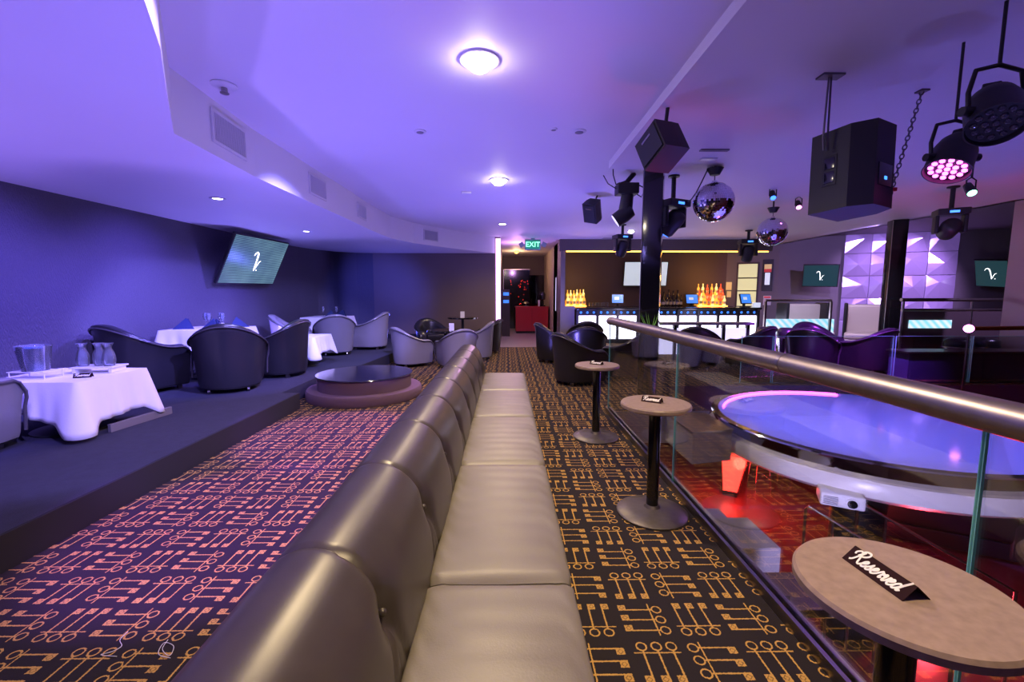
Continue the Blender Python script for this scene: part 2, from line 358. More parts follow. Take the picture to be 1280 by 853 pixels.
# lower level
struct(G().box(-2, 15, -3, 13, -2.62, -2.5).build('floor_lower', 'lower_floor'))
g = G(); g.box(-2.1, -2, -3, 13, -2.5, -.38); g.box(15, 15.1, -3, 13, -2.5, 3.1); g.box(-2, 15, 12.9, 13, -2.5, -.38)
struct(g.build('wall_lower', 'dark_paint'))
# left dais
da = G(); da.m = 0
dp = [(-4.8, -3.0), (-2.46, -3.0), (-2.46, 5.12), (-2.66, 5.12), (-2.66, 6.7), (-2.44, 6.7), (-2.2, 9.6), (-2.2, YB), (-4.8, YB)]
da.prism(dp, .0, .19)
dais = struct(da.build('floor_dais', ['dais_carpet']))
ri = G()
for (a, b) in ((1, 2), (4, 5), (5, 6), (6, 7)):
    (x0, y0), (x1, y1) = dp[a], dp[b]
    ri.add([(x0+.012, y0, .002), (x1+.012, y1, .002), (x1+.012, y1, .186), (x0+.012, y0, .186), (x0, y0, .002), (x1, y1, .002), (x1, y1, .186), (x0, y0, .186)],
           [(0, 1, 2, 3), (7, 6, 5, 4), (3, 2, 6, 7), (0, 4, 5, 1), (1, 5, 6, 2), (0, 3, 7, 4)])
struct(ri.build('trim_1', 'riser'))
# walls
def wallstrip(name, pts, z0, z1, m, t=.12, side=1):
    g = G()
    out = []
    for i, (x, y) in enumerate(pts):
        a = Vector(pts[max(0, i-1)]); b = Vector(pts[min(len(pts)-1, i+1)]); d = (b-a).normalized()
        out.append((x - d.y*t*side, y + d.x*t*side))
    for i in range(len(pts)-1):
        g.hexa([(*pts[i], z0), (*pts[i+1], z0), (*out[i+1], z0), (*out[i], z0)], [(*pts[i], z1), (*pts[i+1], z1), (*out[i+1], z1), (*out[i], z1)])
    return struct(g.build(name, m, smooth=30))
wallstrip('wall_left', [(-4.8, -3), (-4.8, 9.6), (-4.75, 10.2), (-4.6, 10.8), (-4.3, 11.3), (-3.9, 11.6), (-3.5, YB)], 0, 3.0, 'wallpaper')
wallstrip('wall_back', [(-3.5, YB), (-.28, YB)], 0, 3.0, 'back_paint')
wallstrip('wall_rear', [(15, -3), (-4.8, -3)], -2.5, 3.1, 'grey_paint', side=-1)
struct(G().box(-4.3, -2.2, YB-.03, YB, .19, .3).build('baseboard_back', 'black'))
struct(G().box(-2.2, -.17, YB-.03, YB, 0, .12).build('baseboard_hall', 'black'))
# hallway
struct(G().box(-.28, -.16, YB, 18.2, 0, 2.84).build('wall_hall_left', 'dark_paint'))
struct(G().box(1.5, 1.62, 13.0, 18.2, 0, 2.84).build('wall_hall_right', 'beige_wall_lit_post'))
struct(G().box(-.3, 1.7, 17.6, 17.7, 0, 2.84).build('wall_hall_end', 'dark_paint'))
st = G().box(-.275, -.155, YB-.02, YB-.002, .12, 2.80).build('led_strip', 'hall_strip'); tag(st, 'bright lilac vertical light strip on the wall corner at the hallway', 'light strip')
# partition between hall and bar
pt = G(); pt.box(1.5, 1.62, 12.2, 14.0, 0, 2.84); pt.box(1.62, 1.9, 12.2, 12.32, 0, 1.02)
struct(pt.build('wall_partition', 'grey_paint'))
struct(G().box(1.45, 7.3, 12.12, 12.34, 2.53, 2.84).build('trim_2', 'dark_paint'))
# bar back wall, door wall, far wall
wallstrip('wall_bar', [(1.62, 14.6), (7.3, 14.6)], 0, 3.1, 'dark_paint')
# door wall with opening
DW0, DW1 = Vector((7.3, 14.6)), Vector((8.6, 13.9))
def dw(t, z): p = DW0.lerp(DW1, t); return (p.x, p.y, z)
g = G()
def dwbox(t0, t1, z0, z1, d0=0, d1=.1):
    nrm = Vector((DW1.y-DW0.y, -(DW1.x-DW0.x))).normalized()*-1
    def q(t, z, d): p = DW0.lerp(DW1, t); return (p.x + nrm.x*d, p.y + nrm.y*d, z)
    return [q(t0, z0, d0), q(t1, z0, d0), q(t1, z0, d1), q(t0, z0, d1)], [q(t0, z1, d0), q(t1, z1, d0), q(t1, z1, d1), q(t0, z1, d1)]
for a in ((0, .22, 0, 3.1), (.62, 1, 0, 3.1), (.22, .62, 2.36, 3.1)): g.hexa(*dwbox(*a))
struct(g.build('wall_doorway', 'grey_paint'))
g = G()
for a in ((.20, .235, 0, 2.38), (.605, .64, 0, 2.38), (.235, .605, 2.33, 2.38)): g.hexa(*dwbox(*a, -.02, .11))
d1 = struct(g.build('door_1', 'door_paint'))
# kitchen niche behind it; room light put in as the wall's own glow
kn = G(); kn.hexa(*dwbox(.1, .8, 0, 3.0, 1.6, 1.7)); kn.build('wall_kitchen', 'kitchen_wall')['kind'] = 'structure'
g = G(); g.hexa(*dwbox(.1, .8, 1.45, 1.49, 1.3, 1.6)); g.hexa(*dwbox(.1, .8, 1.9, 1.94, 1.3, 1.6)); g.hexa(*dwbox(.1, .8, .9, .94, 1.1, 1.6))
tag(g.build('kitchen_shelving', 'white'), 'pale wall shelving in the lit back room behind the bar door', 'shelf')
wallstrip('wall_far', [(8.6, 13.9), (14.8, 11.4)], -.4, 3.3, 'grey_paint')
wallstrip('wall_right', [(15, 13), (15, -3)], -.4, 3.3, 'dark_paint')
# ceilings
g = G(); g.box(-5.0, 8.2, -3.1, 18.3, Z_CEIL, Z_CEIL+.1); struct(g.build('ceiling', 'ceiling_paint'))
struct(G().box(8.2, 15.2, -3.1, 15, 3.1, 3.2).build('ceiling_far', 'dark_ceiling'))
struct(G().box(8.1, 8.2, -3.1, 15, Z_CEIL, 3.2).build('trim_3', 'ceiling_paint'))
# hanging panel of ceiling over the pit
e0 = (1.16, 5.12)
g = G(); g.prism([(1.16, -3.0), e0, (3.47, 5.32), (6.65, 5.73), (8.2, 5.9), (8.2, -3.0)], Z_DROP, Z_CEIL); struct(g.build('ceiling_panel', 'ceiling_paint'))
# left soffit with curved face
sof = [(-.85, -3), (-.9, 0), (-1.05, 1.1), (-1.2, 1.5), (-1.32, 1.74), (-1.51, 2.06), (-1.70, 2.33), (-1.90, 2.62), (-2.22, 3.09), (-2.3, 4.2), (-2.29, 5.4), (-2.27, 6.32), (-2.27, 7.6), (-2.22, 8.6), (-1.95, 9.4), (-1.3, 10.4), (-.6, 11.3), (-.3, YB)]
g = G(); g.prism(sof + [(-4.8, YB), (-4.8, -3)], Z_SOF, Z_CEIL); struct(g.build('ceiling_soffit', 'ceiling_paint'))

# ================================================================== GLASS GUARD AND PIT EDGE
gx = 1.17
gr = thing('glass_guardrail', 'long clear glass guardrail with thick round metal handrail beside the pit', 'guardrail', (gx, 2, 0))
def rel(g, o): return g.xf(Matrix.Translation(-Vector(o.location)))
for y0, y1 in ((-.9, 1.02), (1.03, 2.95), (2.96, 4.93)):
    p = rel(G().box(gx-.004, gx+.004, y0, y1, .03, 1.05), gr).build('glass_panel', 'glass', gr)
    for ye in (y0-.002, y1): rel(G().box(gx-.004, gx+.004, ye, ye+.002, .03, 1.02), gr).build('panel_edge', 'glass_edge', p)
rel(G().tube([(gx, -.9, 1.06), (gx, 1.2, 1.06), (gx, 2.4, 1.06), (gx, 3.6, 1.06), (gx, 4.85, 1.055), (gx, 4.93, 1.05)], .043, 24), gr).build('handrail', 'rail_metal', gr, 40)
rel(G().box(gx-.03, gx-.012, -.9, 4.95, 0, .055).box(gx+.012, gx+.03, -.9, 4.95, 0, .055), gr).build('base_channel', 'brushed', gr)
for y in (1.8, 3.2): rel(G().tube([(gx, y-.01, 1.06), (gx, y+.01, 1.06)], .0445, 24), gr).build('rail_joint', 'brushed', gr, 40)

# ================================================================== BANQUETTE
bq = thing('banquette', 'long tufted banquette with taupe seat cushions and dark leather rolled back', 'banquette', (0, 2.3, 0))
W = .535; Y0 = 1.0 - 3*W
prof = [(-.255, .33), (-.262, .42), (-.272, .50), (-.285, .57), (-.305, .625), (-.335, .675), (-.375, .717), (-.425, .742), (-.475, .748), (-.525, .735), (-.565, .70), (-.592, .65), (-.60, .59), (-.60, .5), (-.595, .35), (-.595, .2), (-.595, .04)]
def cat(pts, t):
    s = t*(len(pts)-1); i = min(int(s), len(pts)-2); f = s-i
    P = [Vector((*pts[max(0, min(len(pts)-1, k))], 0)) for k in (i-1, i, i+1, i+2)]
    q = .5*((2*P[1]) + (-P[0]+P[2])*f + (2*P[0]-5*P[1]+4*P[2]-P[3])*f*f + (-P[0]+3*P[1]-3*P[2]+P[3])*f**3)
    tg = (P[2]-P[1]).normalized(); return q, Vector((-tg.y, tg.x, 0))*-1
ZB = .575
def bk(u, t):
    y = u*W; q, nn = cat(prof, t); d = min(y, W-y)
    puff = .012*math.sin(PI*min(1, max(0, y/W)))**.5
    front = 1 if q.x > -.33 else 0
    g_ = -.010*math.exp(-(d/.010)**2)
    if q.x > -.40 and q.y < ZB + .12:
        # vertical pleat stops at the button and splits in two below it
        if q.y < ZB:
            dd = abs(d - (ZB-q.y)*.35); g_ = -.008*math.exp(-(dd/.014)**2)
        else: g_ = -(.006+.008*math.exp(-((q.y-ZB)/.04)**2))*math.exp(-(d/.011)**2)
        g_ -= .030*math.exp(-((d/.045)**2 + ((q.y-ZB)/.045)**2))
    fr = min(1, max(0, (q.x+.40)/.09)) if q.y > .4 or q.x > -.4 else 0
    puff = (.0015 + .0075*fr)*math.sin(PI*y/W)**.6
    if fr <= 0: g_ = -.005*math.exp(-(d/.006)**2)
    k = puff + g_
    return (q.x + nn.x*k, y, q.y + nn.y*k)
pan = G().grid(bk, 41, 70).build('back_panel', 'roll_leather', bq, 60)
pan.location = (0, Y0-2.3, 0)
btn = G().ball((0, 0, 0), .011, 10, 6).build('button', 'roll_leather', bq, 60); btn.location = (-.305, Y0 - 2.3, ZB)
for k in range(1, 11):
    inst(pan, 'back_panel', bq, (0, Y0 - 2.3 + k*W, 0))
    inst(btn, 'button', bq, (-.305, Y0 - 2.3 + k*W, ZB))


# end caps and core
core = G()
cp = [(x+.02 if x < -.4 else x-.02, z-.02) for x, z in prof[1:]]
for yy, t in ((Y0 - 2.3 + 11*W - .03, .03), (Y0-2.3, .03)):
    core = G(); k = len(cp); core.add([(x, yy, z) for x, z in cp] + [(x, yy+t, z) for x, z in cp], [list(range(k)), list(range(k, 2*k))[::-1]] + [(i, (i+1) % k, k+(i+1) % k, k+i) for i in range(k)])
    core.build('end_cap', 'roll_leather', bq)
G().box(-.25, .18, -2.88, 2.93, .04, .30, .01).build('base', 'black_leather', bq)
def cushion(L):
    def fn(u, v):
        a = 2*PI*v; c, s_ = math.cos(a), math.sin(a); e = .16
        hx, hz = .238, .062
        x = hx*math.copysign(abs(c)**e, c); z = hz*math.copysign(abs(s_)**(e*1.2), s_)
        y = (u-.5)*L; en = min(y+L/2, L/2-y)
        rnd = max(0, 1-en/.025); sh = 1 - .035*rnd**2
        z = z*(1-.22*rnd**2)
        if s_ > 0: z += .010*math.cos(PI*x/.5)*math.sin(PI*u)**.4 + .0022*math.sin(y*23+x*31)*math.sin(x*17-y*9) + .0012*math.sin(y*61+x*47+2*math.sin(x*30))
        return (x*sh, y, z)
    g = G(); g.grid(fn, 37, 57)
    b0 = [fn(0, j/56) for j in range(56)]; b1 = [fn(1, j/56) for j in range(56)]
    g.add(b0, [list(range(56))]); g.add(b1, [list(range(56))[::-1]])
    return g
cu = cushion(.925)
c0 = cu.build('seat_cushion', 'taupe_leather', bq, 50); ys = [.40 + .945*k for k in range(-1, 6)]
SE = [-.55, .39, 1.34, 2.34, 3.27, 4.2, 5.16]
for k in range(len(SE)-1):
    o = c0 if k == 0 else inst(c0, 'seat_cushion', bq)
    o.location = (-.022, (SE[k]+SE[k+1])/2 - 2.3, .358); o.scale = (1, (SE[k+1]-SE[k]-.006)/.925, 1)

# ================================================================== COCKTAIL TABLES and signs
def cocktail(loc, label, r=.205, top='tabletop'):
    t = thing('cocktail_table', label, 'table', loc, 0, 'round cocktail tables along the glass')
    G().lathe([(0, .668), (r-.012, .668), (r, .676), (r, .692), (r-.006, .70), (0, .70)], 64).build('tabletop', top, t, 35)
    G().lathe([(.03, .64), (.06, .65), (.10, .667), (0, .667)], 24).build('mount_plate', 'black', t, 35)
    G().lathe([(.036, .05), (.036, .66)], 24).build('column', 'black_gloss', t, 35)
    G().lathe([(0, 0), (.212, 0), (.214, .012), (.205, .02), (.12, .034), (.05, .044), (.04, .06), (0, .06)], 48).build('base', 'cast_iron', t, 35)
    return t
T1 = (.845, 4.03, 0); T2 = (.90, 2.58, 0); T3 = (.885, .905, 0)
cocktail(T1, 'round cocktail table beside the black armchairs at the end of the glass')
cocktail(T2, 'round cocktail table in the middle of the glass, between two others')
cocktail(T3, 'round stone-look cocktail table holding a large Reserved tent card', .208)
def tent(loc, rz, L, Wd, Hh, label, name='reserved_sign', txt='Reserved', group=None, m='card_brown', back=True):
    t = thing(name, label, 'sign', loc, rz, group)
    th = .0016; h = Wd/2
    f = G().hexa([(-L/2, -h, 0), (L/2, -h, 0), (L/2, -h+th*2, 0), (-L/2, -h+th*2, 0)], [(-L/2, -th/2, Hh), (L/2, -th/2, Hh), (L/2, th, Hh), (-L/2, th, Hh)]).build('front_flap', m, t)
    G().hexa([(-L/2, h-th*2, 0), (L/2, h-th*2, 0), (L/2, h, 0), (-L/2, h, 0)], [(-L/2, -th/2, Hh), (L/2, -th/2, Hh), (L/2, th, Hh), (-L/2, th, Hh)]).build('back_flap', m, t)
    if txt:
        a = math.atan2(Hh, h); M = Matrix.Translation((0, -h/2-.0012, Hh/2+.0006)) @ Matrix.Rotation(a, 4, 'X')
        script_word('lettering', L*.76, 'ink_white', f, M)
    return t
p0 = atz(1085, 700, .705); 
tent((.868, .937, .7005), math.radians(-86), .155, .066, .030, 'dark brown tent card reading Reserved in white script')
tent((.885, 2.60, .7005), math.radians(-35), .12, .05, .03, 'small Reserved tent card on the middle cocktail table')
tent((.84, 4.03, .7005), math.radians(-35), .12, .05, .03, 'small Reserved tent card on the cocktail table by the black armchairs')

# ================================================================== PODIUM
pd = thing('round_podium', 'round two-step podium with purple carpet sides and dark glossy top', 'podium', (-1.90, 5.84, 0))
G().lathe([(0, 0), (.735, 0), (.742, .02), (.74, .10), (.725, .125), (0, .125)], 72).build('lower_step', 'podium_carpet', pd, 35)
G().lathe([(0, .125), (.60, .125), (.60, .285), (0, .285)], 72).build('upper_drum', 'podium_carpet', pd, 35)
G().lathe([(0, .286), (.615, .286), (.62, .295), (.615, .305), (0, .305)], 72).build('top_disc', 'podium_top', pd, 35)

# ================================================================== POSTS
def post(name, x, y, wd, z1, label, z0=0, m='black_gloss', rz=0, light=True):
    t = thing(name, label, 'post', (x, y, z0), rz)
    h = wd/2; G().box(-h, h, -h, h, 0, z1-z0, .006).build('shaft', m, t, 40)
    G().box(-h-.012, h+.012, -h-.012, h+.012, 0, .06, .004).build('base_plate', 'black', t, 40)
    if light: G().tube([(-h+.0, -h-.004, .08), (-h+.0, -h-.004, z1-z0-.02)], .007, 8).build('edge_trim', 'brushed', t, 40)
    return t
post('ceiling_post', 1.78, 5.42, .22, Z_CEIL, 'glossy black post under the angled speaker at the end of the glass guardrail', rz=math.radians(-24))
post('ceiling_post', 7.95, 9.0, .26, Z_CEIL, 'black post in front of the shimmering tile panels', rz=math.radians(-20))
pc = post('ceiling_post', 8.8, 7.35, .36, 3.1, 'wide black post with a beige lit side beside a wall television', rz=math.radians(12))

G().box(-.194, -.181, -.18, .18, .06, 3.08).build('lit_side', 'beige_wall_lit_post', pc)  # lit side of the post, its light put in as a beige slab

# ================================================================== ARMCHAIRS
def make_chair(kind):
    """barrel armchair, front towards -Y, .72 wide"""
    lm, pm = (('black_leather', 'black_piping'), ('silver_leather', 'silver_piping'))[kind == 'silver']
    t = thing('barrel_armchair', '', 'armchair')
    R, F, TH = .36, -.33, .085
    NS = 41
    def plan(s, r):            # s 0..1 from front left round the back to front right
        La = .33; Lc = PI*.36; T = 2*La+Lc; q = s*T
        if q < La: return (-r, F+q), (-1, 0)
        if q > La+Lc: return (r, -(q-La-Lc)), (1, 0)
        a = PI - (q-La)/.36
        return (r*math.cos(a), r*math.sin(a)), (math.cos(a), math.sin(a))
    def top(s):
        b = min(1, max(0, (min(s, 1-s)-.09)/.40)); b = b*b*(3-2*b)
        return .535 + .255*b
    def rim(s): h = top(s); e = min(s, 1-s); return h - .10*max(0, 1-e/.05)**2
    def fn(u, v):
        h = rim(u)
        secs = [(0, .0, 'o'), (.012, .10, 'o'), (.03, .5, 'o'), (.05, .86, 'o'), (.072, .955, 'o'), (.062, .99, 'o'), (.035, 1.0, 'm'), (-.02, .995, 'm'), (-.055, .965, 'i'), (-.07, .88, 'i'), (-.085, .6, 'i'), (-.085, .35, 'i')]
        d, f, _ = secs[round(v*(len(secs)-1))]
        (x, y), nr = plan(u, R-.055)
        z = .07 + (h-.07)*f
        return (x + nr[0]*d, y + nr[1]*d, z)
    g = G(); g.grid(fn, NS, 12)
    for s in (0, 1):
        ring = [fn(s, k/11) for k in range(12)]; g.add(ring, [list(range(12))])
    G.build(g, 'shell', lm, t, 50)
    # base skirt
    pl = [plan(k/40, R-.065)[0] for k in range(41)]
    G().prism(pl, .055, .10).build('plinth', 'black', t)
    path = [fn(0, .0)] 
    pp = []
    for k in range(NS):
        (x, y), nr = plan(k/(NS-1), R-.055); h = rim(k/(NS-1)); pp.append((x+nr[0]*.074, y+nr[1]*.074, .07+(h-.07)*.945))
    a, b = pp[0], pp[-1]
    pp = [(a[0]+.03, a[1]-.004, .12), (a[0]+.02, a[1]-.006, .3), (a[0]+.004, a[1]-.006, a[2]-.05)] + pp + [(b[0]-.004, b[1]-.006, b[2]-.05), (b[0]-.02, b[1]-.006, .3), (b[0]-.03, b[1]-.004, .12)]
    G().tube(pp, .011, 8).build('piping', pm, t, 60)
    # seat
    q = []
    ri = R-.055-.09
    pts = [plan(k/28, ri)[0] for k in range(29)]; pts[0] = (pts[0][0], F-.02); pts[-1] = (pts[-1][0], F-.02)
    def sc(f): return [(x*f, (y+.05)*f-.05) for x, y in pts]
    g = G(); L = len(pts); rings = [(.97, .27), (1, .29), (1, .40), (.985, .425), (.94, .44), (.6, .45), (.02, .452)]
    vs = []; fs = []
    for f, z in rings: vs += [(x, y, z) for x, y in sc(f)]
    for i in range(len(rings)-1):
        for k in range(L): fs.append((i*L+k, i*L+(k+1) % L, (i+1)*L+(k+1) % L, (i+1)*L+k))
    fs.append(list(range(L))[::-1]); g.add(vs, fs)
    g.build('seat_cushion', lm, t, 50)
    G().box(-.235, .235, F-.012, F+.03, .10, .275, .01).build('front_panel', lm, t, 40)
    cb = G(); cb.tube([(-.012, 0, .027), (.012, 0, .027)], .027, 14); cb.box(-.006, .006, -.006, .006, .03, .062)
    c = cb.build('caster', 'brushed', t, 40)
    for i, (x, y) in enumerate(((-.22, -.27), (.22, -.27), (-.19, .19), (.19, .19))):
        o = c if i == 0 else inst(c, 'caster', t); o.location = (x, y, 0)
    return t
protoB = make_chair('black'); protoS = make_chair('silver'); usedB = usedS = False
def chair(kind, x, y, fx, fy, label, z=0, group=None, s=1.0):
    global usedB, usedS
    pr = protoS if kind == 's' else protoB; us = usedS if kind == 's' else usedB
    if not us:
        o = pr; o.location = (x, y, z); o.rotation_euler = (0, 0, face(fx, fy)); o['label'] = label
        if group: o['group'] = group
        if s != 1: o.scale = (s, s, s)
        if kind == 's': usedS = True
        else: usedB = True
        return o
    o = dup(pr, (x, y, z), face(fx, fy), label, group); o.scale = (s, s, s); 
    return o
DZ = .19
chair('s', -3.98, 2.92, -.2, 1, 'grey leather barrel armchair next to the low table with the ice bucket', DZ, 'armchairs on the dais', 1.03)
chair('b', -4.36, 5.2, .32, .95, 'dark barrel armchair against the left wall, between ice bucket table and napkin table', DZ, 'armchairs on the dais', 1.05)
chair('b', -3.37, 5.33, -.42, .9, 'dark barrel armchair with its back turned, in front of the napkin table', DZ, 'armchairs on the dais', 1.05)
chair('b', -3.22, 6.28, -1, .12, 'dark barrel armchair seen side-on at the napkin table', DZ, 'armchairs on the dais', 1.03)
chair('s', -4.02, 8.22, 1, .35, 'grey barrel armchair behind the small bright white-draped table on the dais', DZ, 'armchairs on the dais', 1.0)
chair('s', -3.32, 8.5, -.42, .9, 'silver barrel armchair with its back turned at the far draped table', DZ, 'armchairs on the dais', 1.0)
chair('s', -2.88, 9.38, -1, .1, 'silver barrel armchair seen side-on at the far draped table by the dais edge', DZ, 'armchairs on the dais', 1.0)
chair('s', -1.84, 8.28, .75, .66, 'silver barrel armchair beside the round podium, facing a dark table', 0, 'armchairs before the back wall', .95)
chair('s', -.88, 7.95, -.45, .9, 'silver barrel armchair with its back to the end of the banquette', 0, 'armchairs before the back wall', .95)
chair('s', -.62, 9.1, -1, .1, 'silver barrel armchair with pale seat beyond the end of the banquette', 0, 'armchairs before the back wall')
chair('b', -.46, 10.15, -1, .2, 'black barrel armchair standing next to the hallway corner', 0, 'armchairs before the back wall')
chair('b', -1.75, 10.2, .5, -.85, 'black barrel armchair close to the back wall, turned to face the banquette', 0, 'armchairs before the back wall')
chair('b', .93, 8.8, 1, .25, 'black barrel armchair on the carpet in front of the red counter', 0, 'black armchairs by the guardrail end')
chair('b', 1.05, 6.6, .9, .45, 'black barrel armchair just behind the cocktail table near the guardrail end', 0, 'black armchairs by the guardrail end')
chair('b', 1.45, 7.95, .15, 1, 'black barrel armchair with its rounded back turned, second row from the guardrail end', 0, 'black armchairs by the guardrail end')
chair('b', 1.98, 6.95, -.75, .7, 'black barrel armchair behind the glass guardrail, next to the glossy post', 0, 'black armchairs by the guardrail end')
chair('b', 1.72, 9.5, .05, 1, 'black barrel armchair directly in front of the glowing bar front', 0, 'black armchairs by the guardrail end')
chair('b', 5.35, 7.6, .75, .65, 'black barrel armchair lit purple behind the low glass, left of its pair', 0, 'armchairs behind the stage')
chair('b', 6.35, 7.55, -.35, .95, 'black barrel armchair lit purple behind the low glass, next to the tile panel post', 0, 'armchairs behind the stage')
chair('b', 6.15, 8.65, -.1, -1, 'black barrel armchair facing the stage from behind the purple-lit pair', 0, 'armchairs behind the stage')
chair('b', 3.5, 7.9, .5, .8, 'black barrel armchair before the low lit drink counter', 0, 'armchairs behind the stage')
chair('b', 4.55, 8.0, -.5, .8, 'black barrel armchair between the drink counter and the chrome stools', 0, 'armchairs behind the stage')

# ================================================================== DRAPED TABLES
def cloth(cx, cy, hx, hy, z, hang, rz=0, name='tablecloth', label='', seed=1, hz=None):
    rnd = random.Random(seed); NP = 176; rc = .03
    # rounded rectangle outline walked at even steps: position, outward direction
    base = []; sides = [((hx, -hy+rc), (hx, hy-rc), (hx-rc, hy-rc), 0), ((hx-rc, hy), (-hx+rc, hy), (-hx+rc, hy-rc), PI/2), ((-hx, hy-rc), (-hx, -hy+rc), (-hx+rc, -hy+rc), PI), ((-hx+rc, -hy), (hx-rc, -hy), (hx-rc, -hy+rc), 1.5*PI)]
    for p_, q_, c_, a_ in sides:
        for k in range(36): f = k/36; base.append((p_[0]+(q_[0]-p_[0])*f, p_[1]+(q_[1]-p_[1])*f, math.cos(a_), math.sin(a_)))
        for k in range(8): b_ = a_ + PI/2*k/8; base.append((c_[0]+rc*math.cos(b_), c_[1]+rc*math.sin(b_), math.cos(b_), math.sin(b_)))
    def per(k, d):
        x, y, nx, ny = base[k]
        return x + nx*d, y + ny*d, math.atan2(y, x)
    vs = []; fs = []
    phs = [rnd.random()*6.28 for _ in range(4)]
    def off(a, f):
        cor = abs(math.sin(2*a))**26
        rip = math.sin(13*a+phs[0])*.5 + math.sin(23*a+phs[1])*.4 + math.sin(7*a+phs[2])*.4
        return f*(.03 + .075*cor + .016*rip*(1-.5*cor))
    def hg(a):
        cor = abs(math.sin(2*a))**26
        h = hang*(1 + .30*cor + .03*math.sin(3*a+phs[3]))
        if hz: h = hz(a, h)
        return h
    levels = [(.5, 0), (.97, 0), (1.0, .0)]
    vs.append((0, 0, z))
    for f, _ in levels:
        for k in range(NP):
            x, y, a = per(k, .004); vs.append((x*f, y*f, z + .0008*math.sin(13*a)*f))
    for j in range(1, 9):
        f = j/8
        for k in range(NP):
            x, y, a0 = per(k, 0); a = math.atan2(y/hy, x/hx); x, y, _ = per(k, .006 + off(a, f)); vs.append((x, y, z - .006 - hg(a)*f))
    nr = len(levels)+8
    for k in range(NP): fs.append((0, 1+k, 1+(k+1) % NP))
    for r in range(nr-1):
        for k in range(NP): fs.append((1+r*NP+k, 1+r*NP+(k+1) % NP, 1+(r+1)*NP+(k+1) % NP, 1+(r+1)*NP+k))
    g = G(); g.add(vs, fs); o = g.build(name, 'linen', None, 70)
    o.location = (cx, cy, 0); o.rotation_euler = (0, 0, rz)
    sm = o.modifiers.new('s', 'SOLIDIFY'); sm.thickness = .0025; sm.offset = 1
    return tag(o, label, 'tablecloth', 'white tablecloths on the dais')
def ctable(cx, cy, hx, hy, z0, z1, label, rz=0):
    t = thing('dining_table', label, 'table', (cx, cy, z0), rz, 'tables on the dais'); h = z1-z0
    G().box(-hx, hx, -hy, hy, h-.03, h, .004).build('tabletop', 'black', t)
    G().lathe([(.04, .05), (.035, .1), (.035, h-.05), (.1, h-.03)], 20).build('column', 'black', t, 40)
    G().lathe([(0, 0), (.27, 0), (.27, .015), (.08, .05), (.04, .12), (0, .12)], 32).build('base', 'black', t, 40)
    return t
ctable(-3.76, 3.76, .38, .33, DZ, .66, 'low pedestal table under the white cloth with the ice bucket')
cloth(-3.76, 3.76, .395, .345, .662, .25, 0, label='white cloth on the low table with ice bucket and carafes', seed=3, hz=lambda a, h: h*(1 + .36*max(0, math.cos(a))**.5))
ctable(-4.18, 6.22, .40, .40, DZ, .87, 'pedestal table under the white cloth with blue napkins and wine glasses')
cloth(-4.18, 6.22, .415, .415, .872, .28, 0, label='white cloth on the table with navy napkins and tall glasses', seed=5)
ctable(-3.42, 7.28, .36, .34, DZ, .66, 'low pedestal table under the bright cloth behind the side-on armchair')
cloth(-3.42, 7.28, .375, .355, .662, .26, 0, label='white cloth on the low table holding only a small white box', seed=8)
ctable(-3.82, 9.45, .40, .40, DZ, .87, 'far pedestal table under a white cloth near the corner of the back wall')
cloth(-3.82, 9.45, .415, .415, .872, .3, 0, label='white cloth on the far table near the corner of the back wall', seed=11)
bb = G().box(-.015, .015, -.3, .3, 0, .07, .004).build('floor_bar', 'grey_paint'); bb.location = (-3.31, 3.93, DZ); bb.rotation_euler = (0, 0, math.radians(-6))
tag(bb, 'long grey bar lying on the dais under the hem of the ice bucket table', 'bar')
# small things
def lathe_thing(name, label, cat, prof, loc, m, group=None, n=24, smooth=50):
    o = G().lathe(prof, n).build(name, m, None, smooth); o.location = loc
    return tag(o, label, cat, group)
# low table: rack, bucket, board, carafes, sign
TZ = .6665
rk = thing('wire_stand', 'white low wire stand under the ice bucket', 'stand', (-3.88, 3.62, TZ))
G().box(-.15, .15, -.085, .085, .052, .058, .002).build('shelf', 'white', rk)
lg = G().cyl((0, 0, 0), (0, 0, .053), .004, n=8).build('leg', 'white', rk)
for i, (x, y) in enumerate(((-.14, -.075), (.14, -.075), (-.14, .075), (.14, .075))):
    o = lg if i == 0 else inst(lg, 'leg', rk); o.location = (x, y, 0)
ib = thing('ice_bucket', 'clear plastic ice bucket wrapped in a blue napkin on the wire stand', 'ice bucket', (-3.88, 3.62, TZ+.059))
G().lathe([(0, 0), (.083, 0), (.11, .20), (.115, .205), (.112, .208), (.106, .20), (.079, .008), (0, .008)], 40).build('bucket', 'clear_glass', ib, 50)
G().lathe([(0, .01), (.076, .01), (.088, .10), (.099, .19), (.05, .17), (0, .16)], 40).build('napkin', 'ice_blue', ib, 50)
bd = thing('serving_board', 'white low serving board under the three carafes', 'board', (-3.62, 3.9, TZ), math.radians(8))
G().box(-.17, .17, -.10, .10, .04, .052, .003).build('board_top', 'white', bd)
lg = G().box(-.012, .012, -.09, .09, 0, .041).build('leg', 'white', bd); lg.location = (-.14, 0, 0)
inst(lg, 'leg', bd, (.14, 0, 0))
cp_ = [(0, 0), (.038, 0), (.045, .02), (.05, .06), (.042, .11), (.026, .15), (.028, .175), (.042, .20), (.040, .20), (.026, .176), (.023, .15), (.039, .11), (.046, .06), (.04, .012), (0, .01)]
car = None
for i, (x, y, l) in enumerate(((-3.74, 3.88, 'glass carafe next to the ice bucket'), (-3.63, 3.92, 'glass carafe in the middle of the serving board'), (-3.53, 3.90, 'glass carafe at the end of the serving board away from the bucket'))):
    o = lathe_thing('carafe', l, 'carafe', cp_, (x, y, TZ+.0525), 'clear_glass', 'carafes on the serving board')
tent((-3.50, 3.62, TZ), math.radians(22), .12, .045, .035, 'small Reserved tent card in front of the carafes on the white cloth')
